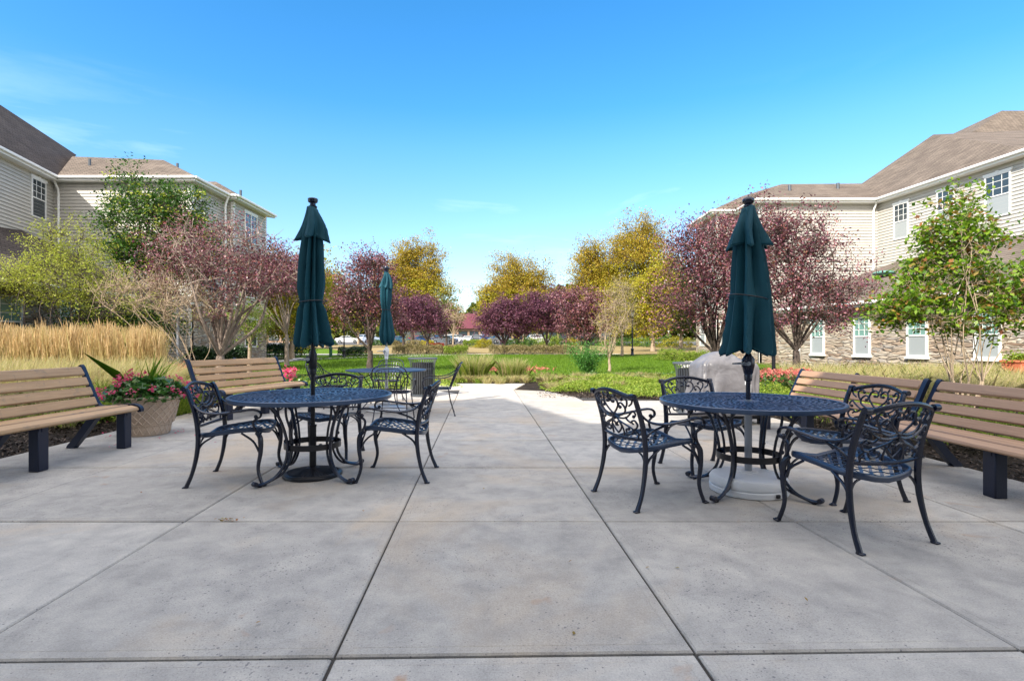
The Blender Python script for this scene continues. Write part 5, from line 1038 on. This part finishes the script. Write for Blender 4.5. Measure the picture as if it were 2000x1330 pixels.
# ------------------------------------------------------------------ maroon roofed shops
MAROON=plain('maroon_roof',(.10,.014,.028),.6,var=.15); SHOP=plain('shop_wall',(.30,.20,.14),.8,var=.2)
def shop(label,cx,D,wid,dep,hw,ht):
    z=gz(D)-.1; r_=empty('maroon_roof_shop',(cx,D,z),0,label,'building')
    m_=MB(); m_.box((0,dep/2,hw/2),(wid,dep,hw)); m_.build('wall',SHOP,r_,smooth=False)
    m_=MB(); a,b_=wid/2+.8,-.9; m_.add([(-a,b_,hw-.2),(a,b_,hw-.2),(a,dep+.8,hw-.2),(-a,dep+.8,hw-.2),(-a+2.5,dep/2-1,ht),(a-2.5,dep/2-1,ht),(a-2.5,dep/2+1,ht),(-a+2.5,dep/2+1,ht)],[(0,1,5,4),(1,2,6,5),(2,3,7,6),(3,0,4,7),(4,5,6,7),(3,2,1,0)]); m_.build('roof',MAROON,r_,smooth=False)
    n_=int(wid/2.6)
    for i in range(n_):
        x=-wid/2+(i+.5)*wid/n_; m_=MB(); m_.box((x,-.04,hw*.45),(wid/n_*.8,.06,hw*.62)); f_=m_.build('window',BLACKM,r_,smooth=False); m_=MB(); m_.box((x,-.08,hw*.45),(wid/n_*.7,.02,hw*.52)); m_.build('pane',GLASS,f_,smooth=False)
x,y=P2(912,132); shop('long low shop with a maroon hip roof behind the car park',x-1,y,30,12,3.4,7.2)
x,y=P2(548,110); shop('small shop with a maroon roof seen right of the left building',x,y,11,9,3.2,5.4)
x,y=P2(1110,140); shop('low maroon roofed shop mostly hidden behind the purple trees',x,y,22,10,3.2,6)
# ------------------------------------------------------------------ cars
def carprof(kind):
    if kind=='sedan': return [(-2.3,.42),(-2.32,.75),(-2.15,.95),(-1.55,1.02),(-.95,1.40),(.25,1.44),(1.0,1.02),(1.95,.86),(2.25,.68),(2.28,.35),(1.9,.25),(-1.9,.25)]
    return [(-2.3,.45),(-2.35,.95),(-2.2,1.15),(-1.95,1.62),(-.6,1.70),(.35,1.66),(1.05,1.13),(2.0,1.02),(2.28,.8),(2.3,.38),(1.9,.28),(-1.9,.28)]
def make_car(kind,paint):
    root=empty('parked_car',(0,0,0)); P_=carprof(kind); m_=MB(); n_=len(P_); V=[]
    for yy,ins in ((-.90,.0),(-.86,.0),(.86,.0),(.90,.0)):
        for (x,z) in P_:
            k=.0 if z<1.0 else (z-1.0)*.45; y_=math.copysign(abs(yy)-k,yy); V.append((x,y_,z))
    Fc=[(i*n_+k,i*n_+(k+1)%n_,(i+1)*n_+(k+1)%n_,(i+1)*n_+k) for i in range(3) for k in range(n_)]+[tuple(range(n_-1,-1,-1)),tuple(3*n_+k for k in range(n_))]
    m_.add(V,Fc); m_.build('body',paint,root,ang=30)
    if kind=='sedan': side=[(-1.40,1.04),(-.88,1.34),(.20,1.37),(.85,1.04)]; ws=[(.92,1.05),(.30,1.42)]; rs=[(-1.5,1.05),(-.98,1.38)]
    else: side=[(-1.95,1.15),(-1.78,1.55),(.28,1.58),(.92,1.16)]; ws=[(1.0,1.16),(.40,1.62)]; rs=[(-2.17,1.2),(-1.98,1.58)]
    for sy in (-1,1):
        m_=MB(); p=[(x,sy*(.905-(z-1.0)*.45),z) for x,z in side]; p2=[(x,y-.03*sy,z) for x,y,z in p]; m_.add(p+p2,[(0,1,2,3),(7,6,5,4),(0,4,5,1),(1,5,6,2),(2,6,7,3),(3,7,4,0)]); m_.build('side_window',GLASS,root,smooth=False)
    for nm,q,dx in (('windshield',ws,.025),('rear_window',rs,-.025)):
        (x0,z0),(x1,z1)=q; m_=MB(); a=.80;b_=.66; m_.add([(x0+dx,-a,z0+.01),(x0+dx,a,z0+.01),(x1+dx,b_,z1-.01),(x1+dx,-b_,z1-.01),(x0,-a,z0-.02),(x0,a,z0-.02),(x1,b_,z1-.04),(x1,-b_,z1-.04)],[(0,1,2,3),(7,6,5,4),(0,4,5,1),(1,5,6,2),(2,6,7,3),(3,7,4,0)]); m_.build(nm,GLASS,root,smooth=False)
    for sx in (-1.4,1.38):
        for sy in (-1,1):
            m_=MB(); m_.tube([(sx,sy*.72,.33),(sx,sy*.915,.33)],.33,20); w_=m_.build('wheel',CANIN,root); m_=MB(); m_.tube([(sx,sy*.90,.33),(sx,sy*.925,.33)],.20,12); m_.build('rim',CHROME,w_)
    for sy in (-1,1):
        m_=MB(); m_.box((2.24,sy*.68,.70),(.08,.32,.12),bev=.02); m_.build('headlight',WHITEP,root)
        m_=MB(); m_.box((-2.28,sy*.72,.85),(.08,.24,.14),bev=.02); m_.build('tail_light',plain('tail_red',(.35,.01,.01),.3) if 'tail_red' not in MATS else MATS['tail_red'],root)
    return root
def paint(nm,c): return plain('car_paint_'+nm,c,.2,.3,.8)
PT={'white':paint('white',(.75,.75,.76)),'silver':paint('silver',(.38,.40,.43)),'red':paint('red',(.42,.02,.03)),'blue':paint('blue',(.03,.11,.35)),'black':paint('black',(.02,.02,.025)),'grey':paint('grey',(.12,.13,.15)),'teal':paint('teal',(.10,.22,.26))}
protos={}
CARS=[(680,102,8,'sedan','white','white sedan parked side on, leftmost in the car park'),(722,106,50,'suv','white','white van like car right of the leftmost white sedan, behind the plum'),(781,98,62,'sedan','teal','pale blue green car at the right edge of the slim far umbrella'),
(815,104,20,'sedan','red','red car between the pale blue and the dark blue cars'),(828,95,15,'sedan','blue','dark blue sedan behind the pale round bush'),(868,94,170,'sedan','silver','silver sedan parked above the orange board'),
(887,106,10,'suv','white','white suv right of the silver sedan, below the bare tree'),(902,112,80,'suv','black','black suv parked left of the maroon shop windows'),(916,110,80,'sedan','white','first white car in the row under the maroon roof'),
(931,112,85,'suv','grey','grey suv in the middle of the row under the maroon roof'),(946,114,80,'suv','white','white suv behind the round yellow bush'),(962,103,25,'suv','blue','bright blue suv right of the round yellow bush'),
(976,98,30,'sedan','silver','silver grey car at the left of the low central purple tree'),(1052,108,12,'suv','white','white suv seen through the purple trees right of centre'),(850,112,75,'suv','grey','grey suv far behind the dark blue sedan'),(760,112,70,'suv','silver','silver suv mostly hidden by the slim far umbrella')]
for px,D,a,kd,cl_,lab in CARS:
    key=(kd,cl_)
    if key in protos: o=copy_tree(protos[key])
    else: o=make_car(kd,PT[cl_]); protos[key]=o
    x,y=P2(px,D); o.location=(x,y,gz(y)-.03); o.rotation_euler=(0,0,R(a)); tag(o,lab,'car','cars in the car park beyond the lawn')
# ------------------------------------------------------------------ lamp posts, board, signs
def lamp(px,D,h,mat,label,r=.05,lantern=True):
    x,y=P2(px,D); z=gz(y)-.03; o=empty('lamp_post',(x,y,z),0,label,'lamp post')
    m_=MB(); m_.tube([(0,0,.0),(0,0,h)],[r,r*.9],14); m_.build('pole',mat,o)
    m_=MB(); m_.lathe([(r*2.4,0),(r*2.4,.12),(r*1.9,.16),(r*1.8,.42),(r*2.3,.46),(r*2.3,.52),(r*1.2,.58)],20); m_.build('base',mat,o)
    if lantern:
        m_=MB(); m_.lathe([(.06,h),(.10,h+.04),(.17,h+.36),(.18,h+.38)],12); m_.build('lamp_glass',WHITEP,o); m_=MB(); m_.lathe([(.21,h+.37),(.20,h+.40),(.10,h+.52),(.02,h+.56)],12); m_.build('lamp_cap',mat,o)
lamp(348,15.2,2.3,GREYT,'grey lamp post rising from the pink begonias at the left',.045,False)
lamp(1235,41,3.0,NAVYB,'dark lamp post on the lawn beside the pale leaning tree',.055)
lamp(672,37,3.2,BLACKM,'dark thin lamp post left of the plum trunk between the umbrellas',.05)
lamp(1511,12.4,1.6,BLACKM,'dark short lamp post directly behind the white based umbrella',.045,False)
x,y=P2(646,38); o=empty('bollard',(x,y,gz(y)-.03),0,'short dark green post on the lawn below the near left umbrella','bollard'); m_=MB(); m_.lathe([(.11,0),(.11,.58),(.13,.60),(.13,.70),(.08,.76),(.01,.78)],16); m_.build('post',plain('bollard_green',(.01,.07,.04),.4),o)
x,y=P2(851,46.5); o=empty('orange_board',(x,y,gz(y)),0,'flat orange red board standing behind the far hedge','board'); m_=MB(); m_.box((0,0,.62),(1.45,.09,.50),bev=.01); m_.build('panel',plain('orange_red_paint',(.68,.12,.06),.6),o); m_=MB(); m_.box((-.6,.07,.30),(.08,.04,.66)); m_.box((.6,.07,.30),(.08,.04,.66)); m_.build('support',BARKD,o,smooth=False)
x,y=P2(539,60); o=empty('small_sign_post',(x,y,gz(y)),0,'small white sign on a post left of the near umbrella hem','sign'); m_=MB(); m_.box((0,0,1.6),(.45,.03,.55)); m_.build('panel',WHITEP,o); m_=MB(); m_.tube([(0,.04,0),(0,.04,1.8)],.04,8); m_.build('post',GREYT,o)
x,y=P2(488,18.5); tree('young_tree','young tree with a pale straight trunk behind the sunlit bench','tree',x,y,3,[(0,0,2.0,.7,.6,.6)],L_BUSH,BARKT,1600,.08,.07,1.2,7,.25,30,seed=51)
# stones along the right lawn edge
m_=MB()
for k in range(90):
    px=random.uniform(1330,1420); D=random.uniform(25,30); x,y=P2(px,D); m_.ball((x,y,gz(y)+.02),random.uniform(.08,.22),7,random.uniform(.35,.6))
tag(m_.build('edging_stones',PATH),'pale flat stones edging the lawn at the right','stones',kind='stuff')
